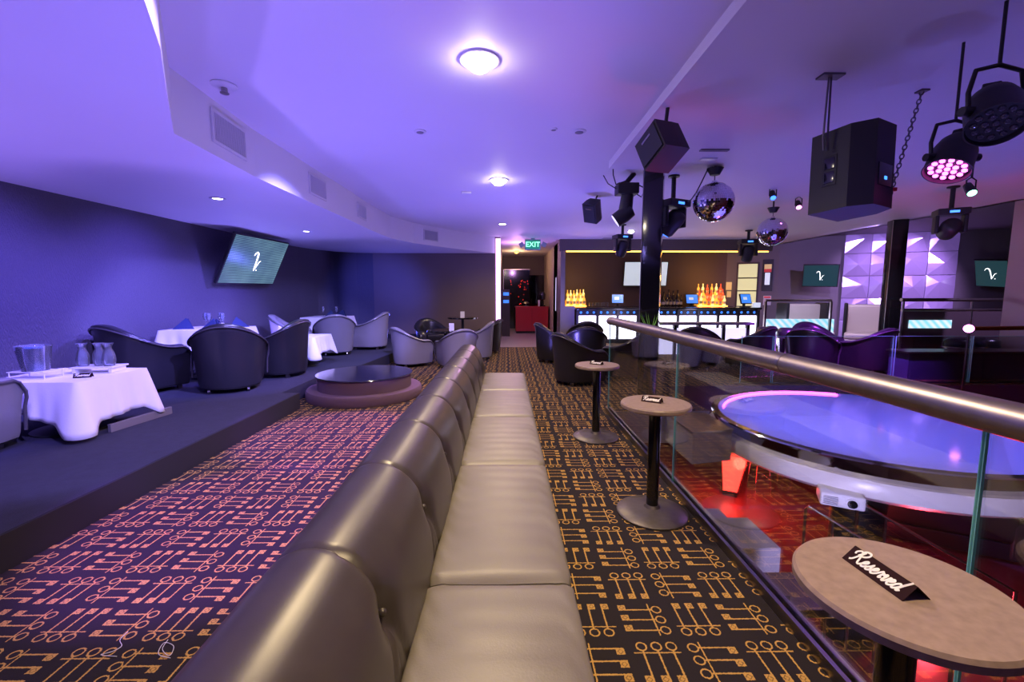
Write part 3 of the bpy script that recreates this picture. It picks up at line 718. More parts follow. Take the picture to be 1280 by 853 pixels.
bxw = G().box(-.06, .06, -.03, .03, 0, .05, .004).build('small_box', 'white'); bxw.location = (-3.28, 7.1, TZ); tag(bxw, 'small white box on the low cloth-covered table', 'box')
# napkins and glasses
def napkin(x, y, z, rz, label, group, s=1.0):
    t = thing('folded_napkin', label, 'napkin', (x, y, z), rz, group)
    a, b, h = .135*s, .085*s, .15*s
    G().add([(-a, -b, 0), (a, -b, 0), (0, .01, h), (0, b, 0)], [(0, 1, 2), (1, 3, 2), (3, 0, 2), (0, 3, 1)]).build('front_fold', 'navy_napkin', t)
    G().add([(-a*.6, b*.2, 0), (a*.6, b*.2, 0), (.015, .03, h*.97), (.0, b*1.35, 0)], [(0, 1, 2), (1, 3, 2), (3, 0, 2), (0, 3, 1)]).build('back_fold', 'navy_napkin', t)
    return t
wp = [(0, 0), (.034, 0), (.034, .003), (.006, .008), (.004, .02), (.004, .09), (.012, .10), (.030, .13), (.033, .16), (.028, .21), (.026, .21), (.031, .16), (.028, .132), (.010, .106), (0, .104)]
def glass(x, y, z, label, group): return lathe_thing('wine_glass', label, 'glass', wp, (x, y, z), 'clear_glass', group, 20)
tz = .8765
NG, GG = 'navy napkins on the wall-side table', 'wine glasses on the wall-side table'
napkin(-4.42, 6.10, tz, .2, 'navy napkin folded upright at the left wall side of the table', NG)
napkin(-4.2, 6.42, tz, 2.6, 'navy napkin folded upright, half hidden behind the wine glasses', NG, .8)
napkin(-3.98, 6.0, tz, -.3, 'navy napkin folded upright in front of the wine glasses', NG)
napkin(-3.92, 6.42, tz, .9, 'navy napkin folded upright at the side-on armchair side of the table', NG)
for k, (x, y) in enumerate(((-4.25, 6.25), (-4.17, 6.2), (-4.06, 6.28), (-4.0, 6.23))): glass(x, y, tz, 'tall empty wine glass among the navy napkins', GG)
cw = lathe_thing('centre_candle', 'short white candle in the middle of the napkin table', 'candle', [(0, 0), (.03, 0), (.03, .06), (.026, .064), (0, .06)], (-4.1, 6.36, tz), 'white')
napkin(-3.72, 9.35, tz, .2, 'navy napkin on the far draped table, near the glasses', 'navy napkins on the far table', .9)
napkin(-3.50, 9.42, tz, -.4, 'navy napkin on the far draped table, nearest the dais edge', 'navy napkins on the far table', 1.0)
for x, y in ((-3.88, 9.35), (-3.66, 9.5)): glass(x, y, tz, 'wine glass on the far draped table', 'wine glasses on the far table')
# dark tables before the back wall
def darktable(x, y, h, r, label):
    t = thing('pedestal_table', label, 'table', (x, y, 0), 0, 'dark tables before the back wall')
    G().lathe([(0, h-.035), (r, h-.035), (r, h), (0, h)], 40).build('tabletop', 'black_gloss', t, 35)
    G().lathe([(.035, .03), (.035, h-.035)], 16).build('column', 'black', t, 35)
    G().lathe([(0, 0), (.24, 0), (.24, .015), (.05, .04), (0, .04)], 32).build('base', 'black', t, 35)
darktable(-1.25, 9.0, .62, .38, 'round dark low table ringed by the silver armchairs')
darktable(-1.05, 10.55, .80, .36, 'round dark taller table near the back wall')
for (x, y, z, l) in ((-1.12, 8.95, .62, 'white menu card on the low dark table between silver armchairs'), (-1.05, 10.5, .80, 'white menu card on the taller dark table near the back wall')):
    tent((x, y, z+.0005), .1, .10, .05, .14, l, 'menu_card', None, None, 'white')

# ================================================================== TELEVISIONS
LOGO = [(-.24, .19), (-.20, .28), (-.13, .32), (-.07, .28), (-.04, .18), (-.02, .04), (-.01, -.12), (0, -.31), (.05, -.20), (.10, -.08), (.15, .01), (.21, .03)]
def television(name, label, M, w_, h_, scr, logo=True, s=1.0, d=.05, cat='television'):
    t = thing(name, label, cat); t.matrix_world = M
    G().box(-w_/2, w_/2, -.0, d, -h_/2, h_/2, .008).build('casing', 'black_plastic', t, 40)
    bz = .025
    sc_ = G().box(-w_/2+bz, w_/2-bz, -.004, .002, -h_/2+bz, h_/2-bz).build('screen', scr, t)
    if logo:
        k = h_*.62*s
        G().tube([(x*k, -.008, y*k) for x, y in LOGO], [k*q*.42 for q in (.02, .03, .04, .06, .06, .05, .04, .03, .03, .03, .025, .015)], 8).ball((.13*k, -.008, -.29*k), .02*k, 8, 6).build('logo', 'logo_white', sc_, 60)
    g = G(); g.box(-.12, .12, d, d+.03, -.12, .12); g.box(-.03, .03, d+.03, d+.08, -.08, .08); g.build('wall_mount', 'black', t)
    return t
def quadM(bl, br, tl, back=True):
    bl, br, tl = Vector(bl), Vector(br), Vector(tl)
    ex = (br-bl); w_ = ex.length; ex.normalize(); ez = tl-bl; ez = (ez - ex*ez.dot(ex)); h_ = ez.length; ez.normalize()
    ey = ez.cross(ex)
    M = Matrix((( ex.x, ey.x, ez.x, 0), (ex.y, ey.y, ez.y, 0), (ex.z, ey.z, ez.z, 0), (0, 0, 0, 1)))
    c = bl + ex*w_/2 + ez*h_/2; M.translation = c; return M, w_, h_
M, a, b = quadM(atx(270, 355, -4.66), atx(341, 356, -4.62), atx(290, 290, -4.28)); television('wall_television', 'large tilted television on the left wall showing a white script V on stripes', M, a, b, 'tv_stripes')
M, a, b = quadM(aty(778.5, 358, 14.3), aty(833, 358, 14.25), aty(781, 327, 14.15)); television('wall_television', 'pale glowing television on the wall behind the bar', M, a, b, 'screen_white', False)
def far_y(x): return 13.9 - (x-8.6)*(2.5/6.2)
M, a, b = quadM(aty(1002, 358.5, 13.05), aty(1047, 359, 12.55), aty(1009, 331, 12.85)); television('wall_television', 'tilted television with a white script V between the bar door and the tile panels', M, a, b, 'screen_dark')
M, a, b = quadM(aty(1219, 358, 11.9), aty(1262, 360, 11.3), aty(1212, 325, 11.75)); television('wall_television', 'television with a white script V partly hidden by the wide post', M, a, b, 'screen_dark')

# ================================================================== CEILING THINGS
def downlight(x, y, z, label, m, r=.07, bulb=0, group='warm downlights'):
    t = thing('downlight', label, 'ceiling light', (x, y, z), 0, group)
    G().lathe([(r, -.001), (r+.03, -.001), (r+.03, -.008), (r+.02, -.012), (r, -.006)], 32, cap=False).build('trim_ring', 'vent_paint', t, 50)
    if bulb: G().lathe([(0, -bulb), (r*.5, -bulb+.008), (r*.85, -.03), (r*.95, -.004), (0, -.003)], 24).build('bulb', m, t, 50)
    else: G().lathe([(0, -.006), (r*.98, -.006), (r*.98, -.002), (0, -.002)], 24).build('lens', m, t, 50)
    return t
for i, (x, y, e, l) in enumerate(((-.17, 2.98, 260, 'blazing warm ceiling downlight over the near half of the banquette'), (-.10, 5.94, 240, 'blazing warm ceiling downlight over the far end of the banquette'), (-.08, 9.55, 160, 'small round ceiling light before the hallway'), (2.96, 10.58, 160, 'blazing ceiling light in front of the bar, beside the glossy post'))):
    downlight(x, y, Z_CEIL, l, 'lamp_glow', .10 if i < 2 else .065, .07 if i in (0, 1) else (.05 if i == 3 else 0))
    spot('downlight_beam', (x, y, Z_CEIL-.10), (x, y, 0), WARM, e*.55, 150, .6, .05)
spot('downlight_beam', (.75, .75, Z_CEIL-.10), (.85, .85, 0), WARM, 130, 120, .7, .05)  # unseen warm spot added overhead to brighten the near table and carpet
for (u, v, l) in ((272, 248, 'small round violet light in the lowered ceiling nearest the ice bucket table'), (383, 289, 'small round blue light in the lowered ceiling towards the back wall')):
    p = atz(u, v, Z_SOF); downlight(p.x, p.y, Z_SOF, l, 'blue_glow', .05, 0, 'small lights in the lowered ceiling')
    spot('downlight_beam', (p.x, p.y, Z_SOF-.04), (p.x, p.y, 0), (.45, .4, 1), 60, 110, .6, .04)
# detectors / sprinklers
p = atz(280, 106, Z_CEIL)
t = thing('ceiling_sprinkler', 'round pinkish ceiling sprinkler beside the lowered ceiling edge', 'sprinkler', p)
G().lathe([(0, -.002), (.085, -.002), (.085, -.008), (.06, -.02), (.045, -.022), (0, -.022)], 32).build('escutcheon', 'vent_paint', t, 40)
G().lathe([(.02, -.022), (.022, -.05), (.03, -.055), (.03, -.06), (0, -.06)], 20).build('head', 'brushed', t, 40)
for (u, v, r, l) in ((525, 164, .055, 'flat white ceiling disc left of the blazing lights'), (724, 164, .065, 'flat white ceiling speaker with grille near the hanging ceiling panel'), (692, 161, .035, 'tiny white ceiling cap beside the round ceiling speaker'), (628, 150, .02, '')):
    if not l: continue
    p = atz(u, v, Z_CEIL); t = thing('ceiling_disc', l, 'ceiling fixture', p)
    G().lathe([(0, -.012), (r*.8, -.012), (r, -.006), (r, -.001), (0, -.001)], 28).build('plate', 'vent_paint', t, 40)
    G().lathe([(0, -.0145), (r*.6, -.0145), (r*.6, -.012), (0, -.012)], 28).build('grille', 'vent_dark', t, 40)
p = atz(583, 240, Z_CEIL); o = G().box(-.07, .07, -.03, .03, -.03, -.001, .006).build('smoke_detector', 'plate_white'); o.location = p; tag(o, 'small white rectangular detector on the ceiling beside the second blazing light', 'detector')
# vents on the soffit face
def vent(a, b, zc, w_, h_, label, f=.5):
    a, b = Vector((*a, 0)), Vector((*b, 0)); d = (b-a).normalized(); c = a.lerp(b, f)
    t = thing('air_vent', label, 'vent', (c.x, c.y, zc), math.atan2(d.y, d.x), 'air vents on the lowered ceiling face')
    g = G(); fw = .022
    for q in ((-w_/2-fw, w_/2+fw, h_/2, h_/2+fw), (-w_/2-fw, w_/2+fw, -h_/2-fw, -h_/2), (-w_/2-fw, -w_/2, -h_/2, h_/2), (w_/2, w_/2+fw, -h_/2, h_/2)): g.box(q[0], q[1], -.014, -.001, q[2], q[3])
    g.build('frame', 'vent_paint', t); G().box(-w_/2, w_/2, -.004, -.001, -h_/2, h_/2).build('backing', 'vent_dark', t)
    g = G(); nsl = int(w_/.022)
    for k in range(nsl): x = -w_/2 + (k+.5)*w_/nsl; g.box(x-.003, x+.003, -.013, -.004, -h_/2, h_/2)
    g.build('slats', 'vent_paint', t)['kind'] = 'stuff'
    return t
vent((-2.22, 3.09), (-2.3, 4.2), 2.64, .46, .21, 'white wall vent with vertical slats nearest the ceiling sprinkler', .62)
vent((-2.29, 5.4), (-2.27, 6.32), 2.64, .42, .20, 'white wall vent with vertical slats, second from the ceiling sprinkler', .12)
vent((-2.27, 6.32), (-2.27, 7.6), 2.64, .36, .18, 'white wall vent with vertical slats, third from the ceiling sprinkler', .6)
vent((-1.95, 9.4), (-1.3, 10.4), 2.63, .42, .2, 'white wall vent facing the room on the curve before the back wall', .45)
# EXIT sign
p = aty(666, 306, 11.9)
t = thing('exit_sign', 'green lit EXIT sign with two emergency lamp heads over the hallway', 'exit sign', (p.x, p.y, p.z))
G().box(-.21, .21, 0, .06, -.14, .14, .008).build('housing', 'sign_grey', t, 40)
fp = G().box(-.185, .185, -.006, 0, -.115, .115).build('face', 'exit_green', t)
text_mesh('lettering', 'EXIT', .19, 'exit_letter', fp, Matrix.Translation((0, -.009, 0)) @ Matrix.Rotation(PI/2, 4, 'X'), 0, .001)
G().box(-.05, .05, .0, .05, .14, Z_CEIL-p.z).build('mount', 'sign_grey', t)
for s in (-1, 1):
    g = G().box(-.06, .06, -.05, .03, -.06, .06, .01); g.xf(Matrix.Rotation(s*.5, 4, 'Y')); o = g.build('lamp_head', 'sign_grey', t, 40); o.location = (s*.30, .02, .0)
    G().cyl((s*.2, .03, 0), (s*.26, .03, 0), .015).build('lamp_arm', 'sign_grey', t)
# hallway lamp
t = thing('hall_ceiling_lamp', 'small amber ceiling lamp glowing in the hallway', 'ceiling light', (.35, 15.4, Z_CEIL-.002))
G().lathe([(0, -.09), (.05, -.08), (.07, -.04), (.05, 0), (0, 0)], 20).build('bulb', 'amber_glow', t, 50); G().lathe([(.05, -.02), (.09, -.015), (.09, 0), (0, 0)], 20).build('canopy', 'brushed', t, 50)
point('hall_lamp', (.35, 15.4, 2.55), (1, .6, .3), 18, .08)
point('hall_violet', (.3, 12.9, 2.4), (.8, .35, 1), 28, .08)

# ================================================================== SPEAKERS, STAGE LIGHTS
def oriented(o, fwd, up=(0, 0, 1)):
    """aim local -Y along fwd"""
    f = Vector(fwd).normalized(); x = f.cross(Vector(up)).normalized()*1; y = -f; z = x.cross(y); 
    o.rotation_euler = Matrix(((x.x, y.x, z.x), (x.y, y.y, z.y), (x.z, y.z, z.z))).to_euler()
def wedge_speaker(name, label, loc, fwd, w_, d_, h_, taper=.6, up=(0, 0, 1), ports=False):
    t = thing(name, label, 'speaker', loc)
    W2, D2, H2, B = w_/2, d_/2, h_/2, w_/2*taper
    pl = [(-W2, -D2), (W2, -D2), (W2, D2*.35), (B, D2), (-B, D2), (-W2, D2*.35)]
    G().prism(pl, -H2, H2).build('cabinet', 'black_plastic', t)
    G().box(-W2+.015, W2-.015, -D2-.012, -D2, -H2+.015, H2-.015, .005).build('front_grille', 'black', t)
    G().box(-.05, .05, -D2-.015, -D2-.012, -H2+.06, -H2+.075).build('badge', 'brushed', t)
    if ports:
        for s in (-1, 1):
            hp = G(); hp.box(s*W2-.004, s*W2+.004, -D2*.55, -D2*.05, -.10, .10, .003); o = hp.build('handle_plate', 'black', t, 40)
            G().box(s*W2-.006, s*W2+.006, -D2*.48, -D2*.12, -.085, -.008, .004).build('grip', 'black_gloss', o, 40)
            G().box(s*W2-.006, s*W2+.006, -D2*.48, -D2*.12, .008, .085, .004).build('grip', 'black_gloss', o, 40)
        G().box(-.07, .07, D2-.002, D2+.006, .0, .14, .003).build('input_panel', 'black_gloss', t, 40)
        G().box(-.012, .012, D2+.006, D2+.009, .08, .10).build('power_led', 'blue_led', t)
        G().box(-.07, .07, -.03, .03, -H2-.004, -H2, .001).build('pole_socket', 'black', t)
    oriented(t, fwd, up)
    return t
sp = aty(827, 184, 3.42)
vd = (sp - Vector((0, 0, CAMH))).normalized(); vr = vd.cross(Vector((0, 0, 1))).normalized(); vu = vr.cross(vd)
wedge_speaker('hanging_speaker', 'black angled speaker hung above the glossy post', sp, vr*-.76 + vu*.18 - vd*.62, .255, .225, .25, .97, vr*-.33 + vu*.72 + vd*.61)
g = G().cyl((sp.x+.04, sp.y+.06, sp.z+.12), (sp.x+.06, sp.y+.07, Z_DROP), .014); br = g.build('speaker_bracket', 'black'); tag(br, 'black pipe bracket holding the angled speaker under the ceiling panel', 'bracket')
sp = aty(741, 264, 6.8)
wedge_speaker('small_speaker', 'small grey-black speaker hanging left of the glossy post', sp, (-.55, -.5, -.5), .22, .2, .30, .8, (.3, 0, 1))
g = G().tube([(sp.x+.05, sp.y+.02, sp.z+.19), (sp.x+.1, sp.y+.05, sp.z+.3), (sp.x+.12, sp.y+.05, Z_CEIL)], .012); tag(g.build('speaker_bracket', 'black'), 'thin black bracket carrying the small hanging speaker', 'bracket')
SPK = aty(1067, 216, 3.0)
wedge_speaker('subwoofer_speaker', 'big black speaker cabinet hanging on a chain over the pit', SPK, (-.38, .92, -.06), .33, .36, .53, .6, (.04, .10, 1), True)
# chain links
c0_ = aty(1112, 245, 3.06); c1_ = atz(1153, 113, Z_DROP)
ch = thing('hanging_chain', 'steel link chain running from the ceiling panel to the big speaker', 'chain', c1_)
d = (c0_-c1_); L = d.length; dn = d.normalized(); nl = int(L/.034)
sd = dn.orthogonal().normalized(); s2 = dn.cross(sd)
for k in range(nl):
    c = dn*(L*(k+.5)/nl); a_ = sd if k % 2 else s2
    pts = []
    for q in range(10):
        an = 2*PI*q/10; pts.append(c + dn*(math.cos(an)*.022) + a_*(math.sin(an)*.011))
    G().tube(pts, .0042, 5, True).build('chain_link', 'chain_steel', ch, 60)
o = G().box(-.03, .03, -.012, .012, -.012, .012, .003).build('shackle_tag', 'red_tag', ch); o.location = d*.94
g = G().box(-.03, .03, -.03, .03, -.012, 0, .003); o = g.build('anchor_plate', 'chain_steel', ch)
rg = aty(1024, 172, 2.95)
g = G(); q = aty(1030, 182, 2.98)
g.tube([(q.x, q.y, q.z-.03), (q.x-.01, q.y, q.z+.05), (q.x-.0, q.y, Z_DROP)], .006); g.tube([(q.x+.03, q.y, q.z-.03), (q.x+.02, q.y, q.z+.05), (q.x+.015, q.y, Z_DROP)], .006); g.box(q.x-.06, q.x+.08, q.y-.04, q.y+.04, Z_DROP-.012, Z_DROP)
tag(g.build('ceiling_hanger', 'chain_steel'), 'short steel hanger at the ceiling side of the big speaker', 'hanger')

def moving_head(label, loc, rz, tilt, lens, s=1.0, drop=0.0, group='moving-head stage lights'):
    t = thing('moving_head_light', label, 'stage light', loc, rz, group)
    G().lathe([(.028, -.035-drop), (.028, -.03), (.07, -.02), (.07, 0), (0, 0)], 16).build('ceiling_clamp', 'black', t, 40)
    b_ = G().box(-.17, .17, -.14, .14, -.115-drop, -.03-drop, .015).build('base_box', 'black_plastic', t, 40)
    G().box(-.05, .05, -.143, -.139, -.095-drop, -.065-drop).build('display', 'blue_led', b_)
    for q in (-1, 1):
        G().box(q*.15-.022, q*.15+.022, -.07, .07, -.36-drop, -.115-drop, .015).build('yoke_arm', 'black_plastic', t, 40)
    hd = G().lathe([(0, -.17), (.085, -.165), (.105, -.13), (.11, -.02), (.118, .06), (.10, .13), (.07, .155), (0, .16)], 28)
    h = hd.build('head', 'black_plastic', t, 45); h.location = (0, 0, -.30-drop); h.rotation_euler = tilt
    G().lathe([(0, -.176), (.075, -.174), (.078, -.166), (0, -.166)], 24).build('lens', lens, h, 45)
    t.scale = (s, s, s); return t
p = atz(842, 232, Z_CEIL); p = aty(842, 236, 5.7); 
moving_head('moving-head light hung right beside the glossy post', (p.x, 5.7, Z_CEIL), math.radians(25), (math.radians(35), math.radians(20), 0), 'blue_led', 1.0, .28-.0)
p = aty(778, 300, 9.6); moving_head('small moving-head light in front of the left end of the bar header', (p.x, 9.6, Z_CEIL), .2, (.3, .2, 0), 'black_gloss', 1.05, .18)
p = aty(935, 310, 10.4); moving_head('moving-head light in front of the bar door end of the header', (p.x, 10.4, Z_CEIL), -.2, (.2, .1, 0), 'black_gloss', 1.15, .16)
p = aty(1197, 270, 6.2); moving_head('wide moving-head light hung beyond the black stage cans', (p.x-.1, 6.2, Z_CEIL), -.5, (1.2, 0, 0), 'black_gloss', 1.0, .28)
# scanner style spot by the post
p = aty(783, 215, 5.6)
t = thing('hanging_spotlight', 'black spotlight with a lit lavender lens hung left of the glossy post', 'stage light', (p.x, 5.6, Z_CEIL))
G().tube([(.1, 0, 0), (-.02, 0, -.14)], .03).build('mount_arm', 'black', t); G().box(-.12, .14, -.1, .1, -.26, -.13, .015).build('ballast_box', 'black_plastic', t, 40)
b_ = G().tube([(.02, 0, -.26), (-.0, 0, -.46)], [.075, .085], 20).build('neck', 'black_plastic', t, 45)
g = G().lathe([(0, -.13), (.09, -.13), (.095, 0), (.08, .10), (0, .12)], 24); h = g.build('head', 'black_plastic', t, 45); h.location = (-.01, 0, -.50); h.rotation_euler = (.2, math.radians(55), 0)
G().lathe([(0, -.136), (.082, -.136), (.082, -.13), (0, -.13)], 24).build('lens', 'lit_panel_soft', h, 45)
g = G().tube([(.05, 0, -.2), (.2, .02, -.28), (.24, 0, -.18), (.14, .03, -.12)], .008); g.tube([(-.1, 0, -.2), (-.22, .02, -.12), (-.28, .02, -.02)], .006); g.build('cable', 'black', t)
def par_can(label, loc, aim, s, lens, yoke_up, group='black stage cans'):
    t = thing('stage_can', label, 'stage light', loc, 0, group)
    b_ = G().lathe([(0, .16), (.07, .16), (.10, .12), (.125, .04), (.13, -.10), (.135, -.12), (.128, -.12), (.122, -.095), (0, -.095)], 32).build('can_body', 'black_plastic', t, 40)
    q = Vector(aim).normalized().to_track_quat('-Z', 'Y'); b_.rotation_euler = q.to_euler()
    lg_ = G()
    for ring, cnt in ((0, 1), (.045, 6), (.09, 12)):
        for k in range(cnt): a_ = 2*PI*k/cnt; lg_.ball((ring*math.cos(a_), ring*math.sin(a_), -.10), .017, 8, 6, .6)
    lg_.build('lens_cluster', lens, b_, 60)['kind'] = 'stuff'
    G().box(-.04, .04, -.04, .04, .16, .22, .008).build('tail_box', 'black', b_)
    u = Vector(yoke_up)
    G().tube([(-.15, 0, 0), (-.16, 0, .1), (-.13, 0, .22), (0, 0, .25), (.13, 0, .22), (.16, 0, .1), (.15, 0, 0)], .012, 8).build('yoke', 'black', t, 60)
    for q in (-1, 1):
        G().tube([(q*.125, 0, 0), (q*.19, 0, 0)], [.03, .026], 12).build('tilt_knob', 'black', t, 40)
    G().tube([(0, 0, .25), (0, 0, u.z)], .009, 10).build('hang_pipe', 'black', t)
    t.scale = (s, s, s); return t
p = aty(1243, 140, 2.25); S1 = .88
par_can('big black can light with a cluster of LED lenses, closest to the ceiling panel anchor', p, (-.35, -.5, -.8), S1, 'clear_glass', (0, 0, (Z_DROP-p.z)/S1))
p = aty(1190, 197, 2.6)
par_can('black can light with magenta lenses hung below the big LED can', p, (-.45, -.2, -.85), .82, 'magenta_led', (0, 0, (Z_DROP-p.z)/.82))
def pinspot(label, u, v, y, lens, z1, aim=(-.2, -.6, -.7)):
    p = aty(u, v, y); t = thing('pin_spot', label, 'stage light', p, 0, 'small coloured pin spots')
    b_ = G().lathe([(0, .09), (.035, .085), (.04, .03), (.045, -.04), (.04, -.045), (0, -.045)], 20).build('can_body', 'black_plastic', t, 45); b_.rotation_euler = Vector(aim).to_track_quat('-Z', 'Y').to_euler()
    G().lathe([(0, -.052), (.036, -.05), (.036, -.044), (0, -.044)], 20).build('lens', lens, b_, 45)
    G().tube([(-.05, 0, 0), (-.05, 0, .1), (0, 0, .13), (.05, 0, .1), (.05, 0, 0)], .007, 6).build('yoke', 'black', t)
    G().cyl((0, 0, .13), (0, 0, z1-p.z), .01).build('stem', 'black', t)
pinspot('small pin spot with a cyan lens above the far mirror ball', 966, 245, 6.4, 'blue_led', Z_CEIL)
pinspot('small pin spot with a pink lens between the far mirror ball and the big speaker', 998, 257, 6.9, 'pink_led', Z_CEIL)
pinspot('small pin spot with a green and pink lens under the can lights', 1213, 238, 4.6, 'green_led', Z_DROP)
def mirror_ball(u, v, y, r, label, z1):
    p = aty(u, v, y); t = thing('mirror_ball', label, 'mirror ball', p, 0, 'mirror balls')
    g = G(); nlat = 30
    for i in range(nlat):
        a0, a1 = PI*i/nlat, PI*(i+.93)/nlat; nm = max(4, int(2*nlat*math.sin((a0+a1)/2)))
        for k in range(nm):
            b0, b1 = 2*PI*k/nm, 2*PI*(k+.93)/nm
            rr = r*random.uniform(.995, 1.0); j = (random.uniform(-.012, .012), random.uniform(-.012, .012))
            vs = [Vector((rr*math.sin(a)*math.cos(b), rr*math.sin(a)*math.sin(b), rr*math.cos(a)*(1))) for a, b in ((a0, b0), (a1, b0), (a1, b1), (a0, b1))]
            c = sum(vs, Vector())/4; sd_ = (vs[1]-vs[0]).normalized() if (vs[1]-vs[0]).length else Vector((0, 0, 1))
            vs = [q + c.normalized()*((q-c).dot(sd_)*j[0]*8) for q in vs]
            g.add(vs, [(0, 1, 2, 3)])
    sh = g.build('mirror_facets', 'mirror', t); sh['kind'] = 'stuff'
    G().ball((0, 0, 0), r*.985, 32, 20).build('core', 'vent_dark', t, 60)
    G().lathe([(0, r*.98), (r*.14, r*.985), (r*.12, r*1.08), (0, r*1.08)], 16).build('cap', 'chrome', t, 40)
    G().cyl((0, 0, r*1.05), (0, 0, r*1.35), .006).build('hanging_wire', 'chain_steel', t)
    G().lathe([(.02, r*1.33), (.05, r*1.36), (.09, r*1.7), (0, r*1.72)], 16).build('motor', 'black', t, 30)
    G().cyl((0, 0, r*1.7), (0, 0, z1-p.z), .012).build('stem', 'black', t)
    return t
mirror_ball(892, 253, 5.0, .215, 'larger mirror ball hanging beside the moving-head light', Z_DROP)
mirror_ball(965, 290, 7.2, .225, 'mirror ball hanging lower in front of the bar', Z_CEIL)
for (u, v, l, a_) in ((893, 187, 'flat dark bracket on the ceiling panel above the mirror balls', (.14, .025)), (886, 198, 'flat white plate on the ceiling panel above the mirror balls', (.08, .03))):
    p = atz(u, v, Z_DROP); o = G().box(-a_[0], a_[0], -a_[1], a_[1], -.015, -.001, .003).build('ceiling_plate', 'vent_dark' if 'dark' in l else 'plate_white'); o.location = p; tag(o, l, 'bracket')
for (u, v, l) in ((767, 298, 'pink-grey square return grille in the ceiling before the bar'), ):
    p = atz(u, v, Z_CEIL); o = G().box(-.3, .3, -.15, .15, -.012, -.001, .004).build('ceiling_grille', 'fascia'); o.location = p; tag(o, l, 'vent')

# ================================================================== STAGE over the pit
SC, SR = Vector((3.87, 4.56, 0)), 1.47
stg = thing('round_stage', 'round glossy stage with mirrored rim and white band over the pit', 'stage', (SC.x, SC.y, 0))
G().lathe([(0, -.04), (SR-.03, -.04), (SR-.03, -.02), (0, -.02)], 96).build('deck', 'stage_deck', stg, 35)
G().lathe([(SR-.03, -.03), (SR-.03, .0), (SR+.04, .0), (SR+.05, -.012), (SR+.045, -.03)], 96, cap=False).build('deck_rim', 'chrome', stg, 50)
G().lathe([(SR+.03, -.03), (SR+.01, -.15), (SR-.02, -.15), (SR-.03, -.03)], 96, cap=False).build('mirror_ring', 'chrome', stg, 50)
G().lathe([(0, -.36), (SR-.2, -.36), (SR-.02, -.34), (SR+.06, -.29), (SR+.075, -.17), (SR+.06, -.15), (0, -.15)], 96).build('skirt_band', 'stage_band', stg, 50)
G().lathe([(.25, -2.5), (.25, -.36)], 32).build('support_column', 'black', stg, 40)
G().tube([(1.38*math.cos(a_), 1.38*math.sin(a_), -.012) for a_ in [PI*.35 + k*PI*.5/24 for k in range(25)]], .012, 8).build('magenta_tube', 'magenta_led', stg, 60)
# runway block from the floor to the stage
rw = thing('stage_runway', 'grey-violet block joining the floor edge to the round stage', 'runway', (0, 0, 0)); G().hexa([(1.85, 4.2, -.34), (2.29, 4.3, -.34), (2.29, 4.94, -.34), (1.85, 4.94, -.34)], [(1.85, 4.2, -.03), (2.29, 4.3, -.03), (2.29, 4.94, -.03), (1.85, 4.94, -.03)]).build('block', 'fascia', rw); G().hexa([(1.84, 4.19, -.03), (2.30, 4.29, -.03), (2.30, 4.94, -.03), (1.84, 4.94, -.03)], [(1.84, 4.19, -.01), (2.30, 4.29, -.01), (2.30, 4.94, -.01), (1.84, 4.94, -.01)]).build('edge_trim', 'brushed', rw)
spot('deck_fill', (3.3, 4.6, 2.6), (4.0, 4.7, 0), (.14, .16, 1), 700, 80, .6, .05)  # unseen spots added over the stage to brighten its deck
spot('deck_fill', (5.6, 6.0, 2.6), (3.6, 4.2, 0), (.7, .2, 1), 160, 60, .6, .05)
# projector under the stage
pp_ = aty(1050, 621, 3.45)
pj_ = thing('projector', 'white projector hanging under the edge of the round stage', 'projector', pp_, math.radians(-28))
b_ = G().box(-.15, .15, -.11, .11, -.055, .055, .02).build('casing', 'projector_white', pj_, 40)
G().tube([(.06, -.105, .0), (.06, -.13, .0)], .042, 20).build('lens_ring', 'projector_white', b_, 40); G().tube([(.06, -.131, .0), (.06, -.134, .0)], .034, 20).build('lens', 'black_gloss', b_, 40)
g = G()
for k in range(6): g.box(-.13, -.03, -.1125, -.109, -.035+k*.012, -.029+k*.012)
g.build('vent_grille', 'vent_dark', b_)['kind'] = 'stuff'
G().cyl((0, 0, .05), (0, 0, -.36-pp_.z), .02).build('mount_pole', 'black', pj_)
# lower level: stools, red lit panel, sofas, stair with rails
ZL = -2.5
def stool(x, y, label):
    t = thing('bar_stool', label, 'stool', (x, y, ZL), 0, 'stools on the lower level')
    G().lathe([(0, .70), (.18, .70), (.19, .73), (.17, .77), (0, .775)], 24).build('seat', 'black_leather', t, 40)
    for a_ in range(4):
        q = PI/4 + a_*PI/2; G().cyl((.15*math.cos(q), .15*math.sin(q), .70), (.22*math.cos(q), .22*math.sin(q), 0), .012, n=8).build('leg', 'chrome', t, 60)
    G().tube([(.20*math.cos(PI/4+k*PI/2), .20*math.sin(PI/4+k*PI/2), .25) for k in range(4)], .009, 6, True).build('foot_ring', 'chrome', t, 60)
p = atz(948, 612, ZL); stool(p.x, p.y, 'chrome-legged bar stool on the lower level next to the red glowing panel')
p = atz(975, 598, ZL); stool(p.x, p.y, 'chrome-legged bar stool on the lower level, second from the red panel')
p = atz(912, 622, ZL)
t = thing('glowing_bar_front', 'slanted red glowing bar front on the lower level', 'bar', (p.x, p.y, ZL), math.radians(-30))
G().hexa([(-.12, 0, .12), (.12, 0, .12), (.12, .4, .12), (-.12, .4, .12)], [(-.16, -.18, .9), (.26, -.18, .9), (.26, .4, .9), (-.16, .4, .9)]).build('lit_panel', 'red_led', t)
G().box(-.2, .3, -.26, .45, .9, .96, .01).build('counter_top', 'black', t); G().box(-.12, .12, .05, .4, 0, .12).build('plinth', 'black', t)
